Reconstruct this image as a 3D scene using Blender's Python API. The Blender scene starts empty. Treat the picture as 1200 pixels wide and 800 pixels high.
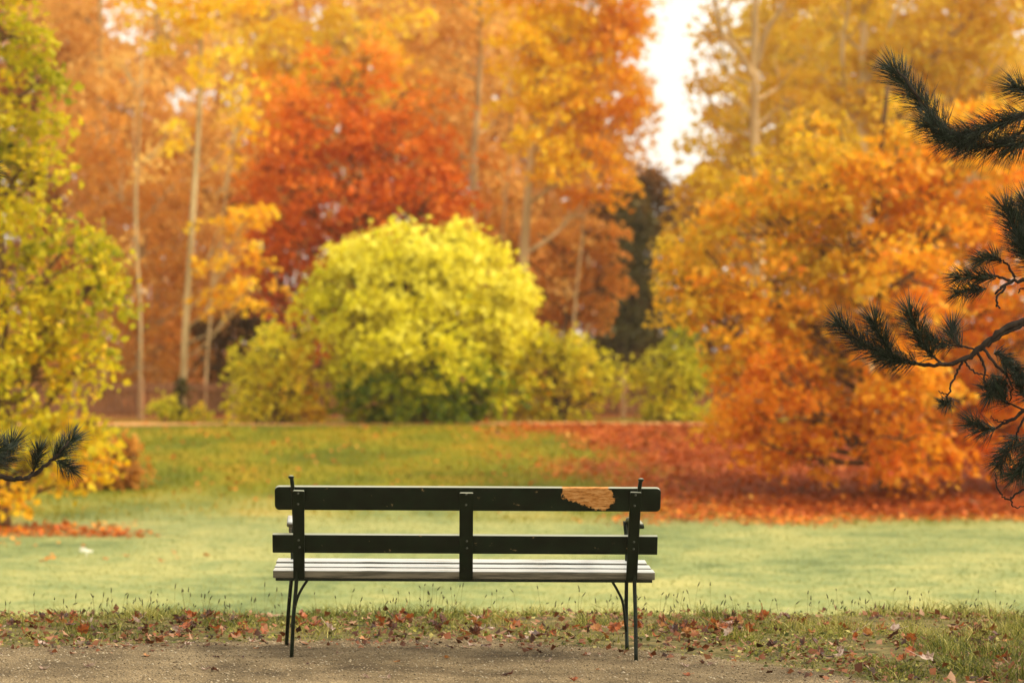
import bpy, bmesh, math, random
import numpy as np
from mathutils import Vector, Matrix

RNG = np.random.default_rng(11)
random.seed(11)
F, VX, HY, H = 2750.0, 480.0, 413.0, 1.45      # lens in photo pixels, principal point, eye height

scene = bpy.context.scene
COL = scene.collection


def P(px, py, d):
    return np.array([(px - VX) / F * d, d, H + (HY - py) / F * d])


def srgb(r, g, b, k=1.0):
    def f(c):
        c = c / 255.0
        return (c / 12.92 if c <= 0.04045 else ((c + 0.055) / 1.055) ** 2.4) * k
    return (f(r), f(g), f(b), 1.0)


# ------------------------------------------------------------------ noise
_tab = np.random.default_rng(3).random((256, 256))


def vnoise(x, y):
    x = np.asarray(x, float); y = np.asarray(y, float)
    xi = np.floor(x).astype(int); yi = np.floor(y).astype(int)
    fx = x - xi; fy = y - yi
    fx = fx * fx * (3 - 2 * fx); fy = fy * fy * (3 - 2 * fy)
    a = _tab[xi & 255, yi & 255]; b = _tab[(xi + 1) & 255, yi & 255]
    c = _tab[xi & 255, (yi + 1) & 255]; e = _tab[(xi + 1) & 255, (yi + 1) & 255]
    return (a * (1 - fx) + b * fx) * (1 - fy) + (c * (1 - fx) + e * fx) * fy


def fbm(x, y, o=4):
    s, a = 0.0, 0.5
    for i in range(o):
        s = s + a * vnoise(x * 2 ** i + 17 * i, y * 2 ** i + 31 * i); a *= 0.5
    return s / (1 - 0.5 ** o)


def sstep(a, b, x):
    t = np.clip((np.asarray(x, float) - a) / (b - a), 0, 1)
    return t * t * (3 - 2 * t)


def ground_z(x, y):
    x = np.asarray(x, float); y = np.asarray(y, float)
    z = -0.60 * sstep(12.75, 15.8, y)
    z = z + 0.80 * np.clip((y - 29.2) / 10.4, 0, 1) * (0.35 + 0.65 * sstep(28.8, 33.0, y))
    z = z + 0.016 * np.clip(y - 46, 0, 80)
    z = z + 0.05 * (fbm(x * 0.18 + 5, y * 0.18, 3) - 0.5) * sstep(14, 18, y)
    z = z + 0.03 * (fbm(x * 1.2, y * 1.2 + 9, 3) - 0.5) * sstep(11.6, 12.3, y)
    return z


def path_edge(x):           # far border of the gravel path
    x = np.asarray(x, float)
    e = np.interp(x, [-12, -1.9, -0.65, 0.3, 1.0, 1.35, 1.65, 1.95, 2.35, 3.2, 5, 12],
                  [11.42, 11.5, 11.78, 11.85, 11.45, 11.2, 10.85, 10.45, 9.6, 8.4, 7.6, 7.0])
    return e + 0.22 * (fbm(x * 2.3, x * 0 + 4.4, 4) - 0.5)


def litter_amount(x, y):    # where maple leaves have drifted on the ground
    n = fbm(x * 0.9, y * 0.5, 4) - 0.5
    border = 1.7 + np.clip(40.2 - y, -3, 12) * 0.17
    a = sstep(-1.3, 1.6, x - border + 4.2 * n) * sstep(27.9, 30.2, y + 3.0 * n) * (1 - sstep(39.6, 40.3, y))
    b = 0.6 * sstep(0.0, 1.8, -2.6 - x + 2.2 * n) * sstep(25.9, 26.6, y + 0.8 * n) * (1 - sstep(27.5, 28.2, y + 0.8 * n))
    c = 0.55 * sstep(40.5, 43, y) * sstep(-0.1, 0.2, n + 0.1)
    return np.clip(a + b + c, 0, 1)


# ------------------------------------------------------------------ object helpers
def mesh_obj(name, V, faces, mats, parent=None, tint=None, midx=None, smooth=False, vattr=None):
    """faces: list of (n,k) int arrays"""
    V = np.asarray(V, np.float32)
    if parent is not None:
        q, M_ = parent, Matrix.Identity(4)
        while q is not None:
            M_ = Matrix.LocRotScale(q.location, q.rotation_euler, q.scale) @ M_; q = q.parent
        inv = np.array(M_.inverted())
        V = (V @ inv[:3, :3].T + inv[:3, 3]).astype(np.float32)
    me = bpy.data.meshes.new(name)
    me.vertices.add(len(V)); me.vertices.foreach_set('co', V.ravel())
    faces = [np.asarray(f, np.int32) for f in faces if len(f)]
    nl = sum(f.size for f in faces); nf = sum(len(f) for f in faces)
    me.loops.add(nl); me.polygons.add(nf)
    me.loops.foreach_set('vertex_index', np.concatenate([f.ravel() for f in faces]))
    tot = np.concatenate([np.full(len(f), f.shape[1], np.int32) for f in faces])
    me.polygons.foreach_set('loop_start', np.concatenate([[0], np.cumsum(tot)[:-1]]).astype(np.int32))
    if smooth:
        me.polygons.foreach_set('use_smooth', np.ones(nf, bool))
    for m in (mats if isinstance(mats, (list, tuple)) else [mats]):
        me.materials.append(m)
    if midx is not None:
        me.polygons.foreach_set('material_index', np.asarray(midx, np.int32))
    me.update(calc_edges=True)
    if tint is not None:
        at = me.attributes.new('tint', 'FLOAT', 'FACE'); at.data.foreach_set('value', np.asarray(tint, np.float32))
    for k, v in (vattr or {}).items():
        at = me.attributes.new(k, 'FLOAT', 'POINT'); at.data.foreach_set('value', np.asarray(v, np.float32))
    ob = bpy.data.objects.new(name, me); COL.objects.link(ob)
    if parent is not None:
        ob.parent = parent
    return ob


def tag(o, label=None, cat=None, group=None, kind=None):
    if label: o['label'] = label
    if cat: o['category'] = cat
    if group: o['group'] = group
    if kind: o['kind'] = kind
    return o


def thing(name, loc, label, cat, group=None, rot=(0, 0, 0)):
    o = bpy.data.objects.new(name, None); COL.objects.link(o)
    o.empty_display_size = 0.2
    o.location = Vector([float(c) for c in loc]); o.rotation_euler = rot
    o.matrix_world = Matrix.Translation(o.location) @ o.rotation_euler.to_matrix().to_4x4()
    return tag(o, label, cat, group)


def bm_obj(name, bm, mat, parent=None, smooth=False):
    """bmesh given in the parent's own coordinates"""
    me = bpy.data.meshes.new(name); bm.to_mesh(me); bm.free()
    for m in (mat if isinstance(mat, (list, tuple)) else [mat]):
        me.materials.append(m)
    if smooth:
        for p in me.polygons: p.use_smooth = True
    ob = bpy.data.objects.new(name, me); COL.objects.link(ob)
    if parent is not None: ob.parent = parent
    return ob


class Tubes:
    def __init__(s): s.V = []; s.Fq = []; s.Ft = []; s.n = 0

    def add(s, pts, rad, sides=6, cap=True):
        pts = np.asarray(pts, float); n = len(pts)
        rad = np.broadcast_to(np.asarray(rad, float), (n,))
        t = np.gradient(pts, axis=0); t /= np.linalg.norm(t, axis=1)[:, None] + 1e-9
        ref = np.array([0.31, 0.87, 0.2]) if abs(t[0] @ np.array([0.31, 0.87, 0.2])) < 0.8 else np.array([0.9, -0.2, 0.3])
        u = np.cross(t, ref); u /= np.linalg.norm(u, axis=1)[:, None] + 1e-9
        v = np.cross(t, u)
        a = np.arange(sides) * 2 * math.pi / sides
        ring = (np.cos(a)[None, :, None] * u[:, None] + np.sin(a)[None, :, None] * v[:, None]) * rad[:, None, None] + pts[:, None]
        s.V.append(ring.reshape(-1, 3))
        i = np.arange(n - 1)[:, None] * sides; j = np.arange(sides)[None]; k = (j + 1) % sides
        s.Fq.append((np.stack([i + j, i + k, i + sides + k, i + sides + j], -1).reshape(-1, 4)) + s.n)
        if cap:
            for base, flip in ((0, 1), ((n - 1) * sides, 0)):
                f = np.stack([np.full(sides - 2, base), base + np.arange(1, sides - 1), base + np.arange(2, sides)], -1) + s.n
                s.Ft.append(f[:, ::-1] if flip else f)
        s.n += n * sides

    def build(s, name, mat, parent=None, smooth=True):
        fs = [np.concatenate(s.Fq)] + ([np.concatenate(s.Ft)] if s.Ft else [])
        return mesh_obj(name, np.concatenate(s.V), fs, mat, parent, smooth=smooth)


def curve(pts, n):
    """Catmull-Rom through the points"""
    p = np.asarray(pts, float)
    if len(p) == 2: return p[0] + (p[1] - p[0]) * np.linspace(0, 1, n)[:, None]
    q = np.vstack([2 * p[0] - p[1], p, 2 * p[-1] - p[-2]])
    out = []
    for u in np.linspace(0, len(p) - 1 - 1e-6, n):
        i = int(u); t = u - i
        a, b, c, d = q[i], q[i + 1], q[i + 2], q[i + 3]
        out.append(0.5 * (2 * b + (c - a) * t + (2 * a - 5 * b + 4 * c - d) * t * t + (3 * b - a - 3 * c + d) * t ** 3))
    return np.array(out)


# ------------------------------------------------------------------ materials
def newmat(name):
    m = bpy.data.materials.new(name); m.use_nodes = True
    nt = m.node_tree; b = nt.nodes['Principled BSDF']
    return m, nt, b


def N(nt, t, **kw):
    n = nt.nodes.new(t)
    for k, v in kw.items():
        if k.startswith('i_'): n.inputs[int(k[2:]) if k[2:].isdigit() else k[2:].replace('_', ' ')].default_value = v
        else: setattr(n, k, v)
    return n


def ramp(nt, cols, pos=None, interp='LINEAR'):
    r = nt.nodes.new('ShaderNodeValToRGB'); e = r.color_ramp.elements
    r.color_ramp.interpolation = interp
    pos = pos or [i / (len(cols) - 1) for i in range(len(cols))]
    e[0].position, e[0].color = pos[0], cols[0]; e[1].position, e[1].color = pos[-1], cols[-1]
    for p_, c in zip(pos[1:-1], cols[1:-1]):
        x = e.new(p_); x.color = c
    return r


def leaf_mat(name, cols, trans=0.5, rough=0.6, gain=1.0):
    cols = [(min(.92, q[0] * gain), min(.92, q[1] * gain), q[2] * gain * ({'tan_orange_leaves': .7, 'brown_leaves': .6}.get(name, .45) if name.endswith('leaves') else 1), 1) for q in cols]
    m, nt, b = newmat(name)
    at = N(nt, 'ShaderNodeAttribute', attribute_name='tint')
    r = ramp(nt, cols)
    nt.links.new(at.outputs['Fac'], r.inputs[0])
    nt.links.new(r.outputs[0], b.inputs['Base Color'])
    b.inputs['Roughness'].default_value = rough
    b.inputs['Specular IOR Level'].default_value = 0.25
    tr = N(nt, 'ShaderNodeBsdfTranslucent'); nt.links.new(r.outputs[0], tr.inputs[0])
    mx = N(nt, 'ShaderNodeMixShader'); mx.inputs[0].default_value = trans
    nt.links.new(b.outputs[0], mx.inputs[1]); nt.links.new(tr.outputs[0], mx.inputs[2])
    nt.links.new(mx.outputs[0], nt.nodes['Material Output'].inputs[0])
    return m


def bark_mat(name, c1, c2, scale=9.0):
    m, nt, b = newmat(name)
    tc = N(nt, 'ShaderNodeTexCoord'); mp = N(nt, 'ShaderNodeMapping'); mp.inputs['Scale'].default_value = (1, 1, 0.22)
    nz = N(nt, 'ShaderNodeTexNoise'); nz.inputs['Scale'].default_value = scale; nz.inputs['Detail'].default_value = 7
    r = ramp(nt, [c1, c2], [0.35, 0.68])
    bp = N(nt, 'ShaderNodeBump'); bp.inputs['Strength'].default_value = 0.6; bp.inputs['Distance'].default_value = 0.02
    L = nt.links.new
    L(tc.outputs['Object'], mp.inputs[0]); L(mp.outputs[0], nz.inputs['Vector']); L(nz.outputs[0], r.inputs[0])
    L(r.outputs[0], b.inputs['Base Color']); L(nz.outputs[0], bp.inputs['Height']); L(bp.outputs[0], b.inputs['Normal'])
    b.inputs['Roughness'].default_value = 0.85; b.inputs['Specular IOR Level'].default_value = 0.2
    return m


BARK_DARK = bark_mat('dark_bark', srgb(45, 34, 25), srgb(86, 66, 46))
BARK_PALE = bark_mat('pale_bark', srgb(158, 130, 88), srgb(214, 188, 138), 6)
BARK_BEECH = bark_mat('beech_bark', srgb(166, 138, 94), srgb(218, 190, 140), 5)
BARK_PINE = bark_mat('pine_bark', srgb(26, 21, 18), srgb(60, 48, 38), 30)
BARK_MID = bark_mat('brown_bark', srgb(84, 60, 38), srgb(132, 98, 62))

PAL_YGREEN = leaf_mat('yellow_green_leaves', [srgb(110, 118, 24), srgb(182, 172, 34), srgb(218, 198, 50), srgb(238, 192, 40), srgb(228, 154, 30)])
PAL_SHRUB = leaf_mat('lemon_shrub_leaves', [srgb(70, 98, 16), srgb(138, 152, 22), srgb(216, 208, 38), srgb(238, 226, 66), srgb(248, 238, 134)])
PAL_OLIVE = leaf_mat('olive_shrub_leaves', [srgb(100, 114, 30), srgb(158, 158, 42), srgb(206, 196, 58), srgb(230, 214, 76), srgb(236, 184, 54)])
PAL_RED = leaf_mat('red_orange_leaves', [srgb(200, 88, 26), srgb(226, 118, 34), srgb(238, 144, 54), srgb(240, 160, 70), srgb(242, 190, 106)])
PAL_ORANGE = leaf_mat('orange_maple_leaves', [srgb(206, 96, 20), srgb(230, 134, 30), srgb(240, 164, 40), srgb(242, 186, 58), srgb(214, 178, 64)])
PAL_GOLD = leaf_mat('gold_maple_leaves', [srgb(226, 138, 54), srgb(240, 168, 62), srgb(250, 192, 44), srgb(252, 210, 54), srgb(250, 224, 120)])
PAL_BEECH = leaf_mat('old_gold_beech_leaves', [srgb(192, 130, 52), srgb(216, 164, 62), srgb(226, 186, 76), srgb(220, 194, 86), srgb(240, 212, 120)])
PAL_TAN = leaf_mat('tan_orange_leaves', [srgb(204, 138, 72), srgb(224, 164, 90), srgb(236, 188, 112), srgb(244, 202, 132), srgb(248, 220, 148)])  # lightened so the rear crowns carry distance haze in their colour
PAL_BROWN = leaf_mat('brown_leaves', [srgb(134, 88, 42), srgb(172, 114, 52), srgb(204, 142, 66), srgb(224, 156, 76), srgb(236, 176, 88)])  # brown lightened too, haze over the rear trees put into the colour
PAL_DARK = leaf_mat('dark_brown_leaves', [srgb(66, 42, 18), srgb(98, 62, 24), srgb(132, 82, 30), srgb(160, 100, 40)])
PAL_CONIFER = leaf_mat('conifer_needles', [srgb(60, 60, 16), srgb(84, 76, 20), srgb(108, 84, 26), srgb(140, 98, 34)], 0.15)
PAL_LITTER = leaf_mat('leaf_litter', [srgb(116, 50, 14), srgb(168, 72, 12), srgb(200, 104, 24), srgb(226, 150, 50), srgb(232, 194, 96)], 0.2)
PAL_GRASS = leaf_mat('verge_grass_blades', [srgb(62, 72, 26), srgb(108, 114, 40), srgb(156, 150, 64), srgb(206, 192, 120), srgb(160, 112, 58)], 0.3)
PAL_LAWN = leaf_mat('lawn_grass_blades', [srgb(124, 134, 78), srgb(144, 150, 88), srgb(160, 160, 98), srgb(176, 172, 106)], 0.35)
PAL_BANK = leaf_mat('bank_grass_blades', [srgb(90, 102, 10), srgb(122, 122, 10), srgb(150, 134, 14), srgb(192, 136, 20)], 0.35)
PAL_SEED = leaf_mat('seed_stalks', [srgb(52, 46, 24), srgb(92, 84, 40), srgb(136, 130, 64)], 0.2)
PAL_PINE = leaf_mat('pine_needles', [srgb(16, 26, 17), srgb(28, 42, 26), srgb(50, 66, 44), srgb(88, 94, 64)], 0.1, 0.35)


# ------------------------------------------------------------------ leaves
def unit(v): return v / (np.linalg.norm(v, axis=-1, keepdims=True) + 1e-9)


def leaf_geo(pos, nrm, tdir, size, fold=0.25, width=0.42):
    n = len(pos); size = np.broadcast_to(size, (n,))[:, None]
    nrm = unit(nrm); t = unit(tdir - nrm * np.sum(nrm * tdir, 1, keepdims=True)); s = np.cross(nrm, t)
    m = pos + t * size * 0.45 - nrm * size * fold * 0.4
    V = np.stack([pos, m + s * size * width, pos + t * size, m - s * size * width], 1).reshape(-1, 3)
    b = np.arange(n)[:, None] * 4
    Ft = np.concatenate([b + np.array([[0, 1, 2]]), b + np.array([[0, 2, 3]])], 1).reshape(-1, 3)
    return V, Ft


def clump_leaves(cen, tint, rc, lpc, leaf, flat, out_dir):
    """cen (K,3) clump centres -> leaves"""
    K = len(cen)
    cnt = np.maximum(4, (lpc * (0.5 + RNG.random(K))).astype(int))
    idx = np.repeat(np.arange(K), cnt); n = len(idx)
    rr = (rc * (0.6 + 0.7 * RNG.random(K)))[idx]
    a = RNG.random(n) * 2 * math.pi; r = np.sqrt(RNG.random(n)) * rr
    lay = RNG.normal(0, 1, n) * rr * flat
    off = np.stack([np.cos(a) * r, np.sin(a) * r, lay - 0.35 * r * r / (rr + 1e-6)], 1)
    # tilt every spray a little outwards and down
    o = out_dir[idx]; off[:, 2] -= 0.30 * (off[:, 0] * o[:, 0] + off[:, 1] * o[:, 1])
    pos = cen[idx] + off
    nrm = unit(RNG.normal(0, 1, (n, 3))) * 0.85 + np.array([0, 0, 0.55]) + o * 0.35
    td = unit(RNG.normal(0, 1, (n, 3))) + np.array([0, 0, -0.55]) + o * 0.3
    V, Ft = leaf_geo(pos, nrm, td, leaf * (0.45 + 0.95 * RNG.random(n) ** 1.3))
    tt = np.clip(tint[idx] + RNG.normal(0, 0.10, n), 0, 1)
    return V, Ft, np.repeat(tt, 2)


def tree(name, label, cat, d, trunk, r0, r1, lobes, mat, bark, leaf=0.13, rc=0.42, lpc=40, dens=6.0,
         flat=0.22, group=None, parts=('trunk', 'crown'), wander=0.12, extra_stems=0, jit=0.13, depth=0.85, limbs=1.0, base_z=None, boughs=()):
    S = F / d
    bx = (trunk[0][0] - VX) / S
    bz = float(ground_z(bx, d)) if base_z is None else base_z
    root = thing(name, (bx, d, bz), label, cat, group)
    T = Tubes()
    pts = [np.array([bx, d, bz - 0.1])]
    for (px, py) in trunk[1:]:
        q = P(px, py, d); q[1] += RNG.normal(0, wander); pts.append(q)
    tp = curve(pts, 6 * len(pts)); tr = np.linspace(0, 1, len(tp)); rad = r0 + (r1 - r0) * tr
    rad[0] *= 1.5; rad[1] *= 1.2
    T.add(tp, rad, 9)
    Vs, Fs, Ts = [], [], []; nv = 0
    for lb in lobes:
        px, py, rx, ry, tint = lb[:5]
        dd = lb[5] if len(lb) > 5 else 0.0
        dm = lb[6] if len(lb) > 6 else 1.0
        c = P(px, py, d); c[1] += dd
        ax, az = rx / S, ry / S; ay = depth * max(ax, 0.7 * az)
        K = max(3, int(dens * dm * ax * az / (rc * rc)))
        u = unit(RNG.normal(0, 1, (K, 3))); r = (0.25 + 0.75 * RNG.random(K)) ** 0.6
        rel = u * r[:, None]
        rel *= (0.86 + 0.34 * vnoise(u[:, 0] * 2.3 + px, u[:, 2] * 2.3 + py))[:, None]
        cen = c + rel * np.array([ax, ay, az])
        gz = ground_z(cen[:, 0], cen[:, 1])
        cen[:, 2] = np.maximum(cen[:, 2], gz + 0.12)
        # each lobe drifts slowly through the palette
        tl = tint + 0.16 * (vnoise(cen[:, 0] * 1.3 + 3, cen[:, 2] * 1.6 + cen[:, 1]) - 0.5) * 2 + RNG.normal(0, jit, K) * 0.6
        od = unit(rel * np.array([1, 1, 0.3]))
        V, Ft, tt = clump_leaves(cen, tl, rc, lpc, leaf, flat, od)
        Vs.append(V); Fs.append(Ft + nv); Ts.append(tt); nv += len(V)
        # limb from the trunk to the lobe, twigs to its clumps
        zt = c[2] - 0.9 * math.hypot(c[0] - bx, 0.3)
        k = int(np.argmin(np.abs(tp[:, 2] - zt) + 0.25 * np.abs(tp[:, 0] - c[0])))
        k = min(max(k, 2), len(tp) - 1)
        a = tp[k]
        if limbs > 0:
            mid = 0.5 * (a + c) + np.array([0, 0, -0.10 * abs(c[0] - a[0])]) + RNG.normal(0, 0.08, 3)
            lp = curve([a, mid, c], 9); rl = max(0.012, min(rad[k] * 0.55, 0.02 + 0.016 * np.linalg.norm(c - a)) * limbs)
            T.add(lp, np.linspace(rl, 0.012, 9), 6)
            for j in RNG.choice(K, size=min(K, int(4 + 0.3 * K)), replace=False):
                q = lp[RNG.integers(4, 9)]; e = cen[j]
                m = 0.5 * (q + e) + RNG.normal(0, 0.06, 3) + np.array([0, 0, 0.05])
                T.add(np.array([q, m, e]), [0.014 * limbs + 0.005, 0.009 * limbs + 0.003, 0.003], 4, cap=False)
    for bp_, ra, rb in boughs:
        q = np.array([P(p[0], p[1], d) for p in bp_]); q[:, 1] += np.linspace(0, -.5, len(q)); T.add(curve(q, 12), np.linspace(ra, rb, 12), 7)
    for i in range(extra_stems):
        a = np.array([bx + RNG.normal(0, 0.25), d + RNG.normal(0, 0.25), bz - 0.05]); lb = lobes[i % len(lobes)]
        e = P(lb[0], lb[1], d) + RNG.normal(0, 0.3, 3)
        T.add(curve([a, 0.5 * (a + e) + RNG.normal(0, 0.12, 3), e], 7), np.linspace(0.035, 0.008, 7), 6)
    T.build(parts[0], bark, root)
    mesh_obj(parts[1], np.concatenate(Vs), [np.concatenate(Fs)], mat, root, tint=np.concatenate(Ts))
    return root


# =================================================================== GROUND
def build_ground():
    ys = np.concatenate([np.arange(-12, 9, 1.0), np.arange(9, 17, 0.1), np.arange(17, 46, 0.25), np.arange(46, 90, 2.0), np.arange(90, 460, 20)])
    xh = np.concatenate([np.arange(0, 9, 0.2), np.arange(9, 30, 1.0), np.arange(30, 320, 20)])
    xs = np.concatenate([-xh[:0:-1], xh])
    X, Y = np.meshgrid(xs, ys); nx, ny = len(xs), len(ys)
    Z = ground_z(X, Y)
    V = np.stack([X, Y, Z], -1).reshape(-1, 3)
    i = np.arange(ny - 1)[:, None] * nx; j = np.arange(nx - 1)[None]
    Fq = np.stack([i + j, i + j + 1, i + nx + j + 1, i + nx + j], -1).reshape(-1, 4)
    x, y = V[:, 0], V[:, 1]
    lit = litter_amount(x, y)
    bank = sstep(27.3, 31.6, y + 5 * (fbm(x * .35 + 3, y * .35) - .5))
    wood = sstep(43.5, 45.5, y)
    verge = 1 - sstep(12.9, 13.6, y)
    m, nt, b = newmat('grass_ground'); L = nt.links.new
    tc = N(nt, 'ShaderNodeTexCoord')
    n1 = N(nt, 'ShaderNodeTexNoise'); n1.inputs['Scale'].default_value = 0.55; n1.inputs['Detail'].default_value = 6; n1.inputs['Roughness'].default_value = 0.62
    n2 = N(nt, 'ShaderNodeTexNoise'); n2.inputs['Scale'].default_value = 9; n2.inputs['Detail'].default_value = 5
    L(tc.outputs['Object'], n1.inputs['Vector']); L(tc.outputs['Object'], n2.inputs['Vector'])
    n4 = N(nt, 'ShaderNodeTexNoise'); n4.inputs['Scale'].default_value = 3.2; n4.inputs['Detail'].default_value = 6; n4.inputs['Roughness'].default_value = .7; L(tc.outputs['Object'], n4.inputs['Vector'])
    mm = N(nt, 'ShaderNodeMix'); mm.inputs[0].default_value = .45; L(n1.outputs[0], mm.inputs[2]); L(n4.outputs[0], mm.inputs[3])
    lawn = ramp(nt, [srgb(92, 108, 66), srgb(132, 142, 88), srgb(150, 152, 94), srgb(172, 166, 102)], [0.38, 0.47, 0.53, 0.62]); L(mm.outputs[0], lawn.inputs[0])
    bk = ramp(nt, [srgb(82, 92, 8), srgb(122, 118, 8), srgb(156, 124, 12)], [0.34, 0.5, 0.66]); L(n1.outputs[0], bk.inputs[0])
    lt = ramp(nt, [srgb(104, 50, 16), srgb(150, 68, 14), srgb(178, 100, 28)], [0.3, 0.52, 0.72]); L(n2.outputs[0], lt.inputs[0])
    wd = ramp(nt, [srgb(110, 66, 28), srgb(160, 98, 42)], [0.35, 0.65]); L(n2.outputs[0], wd.inputs[0])
    vg = ramp(nt, [srgb(66, 60, 32), srgb(98, 90, 48), srgb(128, 110, 70)], [0.32, 0.5, 0.68]); L(n2.outputs[0], vg.inputs[0])
    cur = lawn.outputs[0]
    for nm, col in (('bank', bk), ('wood', wd), ('litter', lt), ('verge', vg)):
        at = N(nt, 'ShaderNodeAttribute', attribute_name=nm)
        mx = N(nt, 'ShaderNodeMix', data_type='RGBA'); L(at.outputs['Fac'], mx.inputs['Factor']); L(cur, mx.inputs[6]); L(col.outputs[0], mx.inputs[7]); cur = mx.outputs[2]
    L(cur, b.inputs['Base Color']); b.inputs['Roughness'].default_value = 0.8; b.inputs['Specular IOR Level'].default_value = 0.15
    bp = N(nt, 'ShaderNodeBump'); bp.inputs['Strength'].default_value = 0.7; bp.inputs['Distance'].default_value = 0.06
    n3 = N(nt, 'ShaderNodeTexNoise'); n3.inputs['Scale'].default_value = 16; n3.inputs['Detail'].default_value = 6
    L(tc.outputs['Object'], n3.inputs['Vector']); L(n3.outputs[0], bp.inputs['Height']); L(bp.outputs[0], b.inputs['Normal'])
    o = mesh_obj('lawn', V, [Fq], m, vattr={'litter': lit, 'bank': bank, 'wood': wood, 'verge': verge}, smooth=True)
    tag(o, kind='structure', label='pale green park lawn that dips and rises to a grassy bank', cat='lawn')

    # gravel path in the foreground
    xs = np.arange(-14, 14.01, 0.06); e = path_edge(xs)
    rows = np.concatenate([[0], np.linspace(0.3, 1, 26)])
    V = []; 
    for r in rows:
        yy = -8 + (e + 8) * r
        zz = ground_z(xs, yy) * 0 + 0.004 + 0.012 * (fbm(xs * 1.1, yy * 1.1, 3) - 0.5) * (1 - r ** 20) * 0.6 + 0.004
        V.append(np.stack([xs, yy, zz], -1))
    V = np.concatenate(V); nx = len(xs)
    i = np.arange(len(rows) - 1)[:, None] * nx; j = np.arange(nx - 1)[None]
    Fq = np.stack([i + j, i + j + 1, i + nx + j + 1, i + nx + j], -1).reshape(-1, 4)
    m, nt, b = newmat('fine_gravel'); L = nt.links.new
    tc = N(nt, 'ShaderNodeTexCoord')
    n1 = N(nt, 'ShaderNodeTexNoise'); n1.inputs['Scale'].default_value = 2.2; n1.inputs['Detail'].default_value = 8; n1.inputs['Roughness'].default_value = 0.65
    vo = N(nt, 'ShaderNodeTexVoronoi'); vo.inputs['Scale'].default_value = 95
    n2 = N(nt, 'ShaderNodeTexNoise'); n2.inputs['Scale'].default_value = 110; n2.inputs['Detail'].default_value = 4
    for n_ in (n1, vo, n2): L(tc.outputs['Object'], n_.inputs['Vector'])
    r1 = ramp(nt, [srgb(80, 67, 47), srgb(122, 105, 77), srgb(150, 131, 99)], [0.34, 0.5, 0.66]); L(n1.outputs[0], r1.inputs[0])
    r2 = ramp(nt, [(0.28, 0.26, 0.24, 1), (1, 1, 1, 1), (1.6, 1.58, 1.5, 1)], [0.32, 0.5, 0.68]); L(n2.outputs[0], r2.inputs[0])
    mx = N(nt, 'ShaderNodeMix', data_type='RGBA', blend_type='MULTIPLY'); mx.inputs['Factor'].default_value = 0.9
    L(r1.outputs[0], mx.inputs[6]); L(r2.outputs[0], mx.inputs[7]); L(mx.outputs[2], b.inputs['Base Color'])
    bp = N(nt, 'ShaderNodeBump'); bp.inputs['Strength'].default_value = 0.8; bp.inputs['Distance'].default_value = 0.012
    L(vo.outputs['Distance'], bp.inputs['Height']); L(bp.outputs[0], b.inputs['Normal'])
    b.inputs['Roughness'].default_value = 0.9; b.inputs['Specular IOR Level'].default_value = 0.2
    o = mesh_obj('gravel_path', V, [Fq], m, smooth=True)
    tag(o, kind='structure', label='brown fine gravel path in the foreground', cat='path')

    # narrow leaf strewn path along the top of the bank
    xs = np.arange(-14, 14.01, 0.25); V = []
    for k, yy in enumerate((39.9, 40.3, 40.8, 41.3)):
        y2 = yy + 0.12 * (fbm(xs * 0.9, xs * 0 + k) - 0.5)
        V.append(np.stack([xs, y2, ground_z(xs, y2) + 0.02], -1))
    V = np.concatenate(V); nx = len(xs); i = np.arange(3)[:, None] * nx; j = np.arange(nx - 1)[None]
    Fq = np.stack([i + j, i + j + 1, i + nx + j + 1, i + nx + j], -1).reshape(-1, 4)
    m, nt, b = newmat('leafy_track'); L = nt.links.new
    tc = N(nt, 'ShaderNodeTexCoord'); n1 = N(nt, 'ShaderNodeTexNoise'); n1.inputs['Scale'].default_value = 4; n1.inputs['Detail'].default_value = 6
    L(tc.outputs['Object'], n1.inputs['Vector'])
    r1 = ramp(nt, [srgb(178, 118, 56), srgb(204, 156, 92), srgb(196, 120, 40)], [0.35, 0.5, 0.66]); L(n1.outputs[0], r1.inputs[0]); L(r1.outputs[0], b.inputs['Base Color'])
    b.inputs['Roughness'].default_value = 0.9
    o = mesh_obj('upper_path', V, [Fq], m, smooth=True)
    tag(o, kind='structure', label='thin sandy path strewn with orange leaves along the bank top', cat='path')


build_ground()


# =================================================================== GRASS, PEBBLES, LITTER (uncountable)
def blades(name, x, y, h, w, tint, mat, label, lean=0.5, cat='grass'):
    n = len(x); z = ground_z(x, y)
    a = RNG.random(n) * 2 * math.pi; b2 = RNG.random(n) * 2 * math.pi
    side = np.stack([np.cos(a), np.sin(a), 0 * a], 1) * (w / 2)[:, None]
    ln = np.stack([np.cos(b2), np.sin(b2), 0 * a], 1) * (h * lean * RNG.random(n))[:, None]
    base = np.stack([x, y, z - 0.004], 1); up = np.array([0, 0, 1.0])
    mid = base + up * (h * 0.55)[:, None] + ln * 0.3
    tip = base + up * h[:, None] + ln
    V = np.stack([base - side, base + side, mid + side * 0.8, mid - side * 0.8, tip], 1).reshape(-1, 3)
    i = np.arange(n)[:, None] * 5
    Fq = i + np.array([[0, 1, 2, 3]]); Ft = i + np.array([[3, 2, 4]])
    o = mesh_obj(name, V, [Fq, Ft], mat, tint=np.concatenate([tint, tint]))
    return tag(o, label, cat, kind='stuff')


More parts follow.
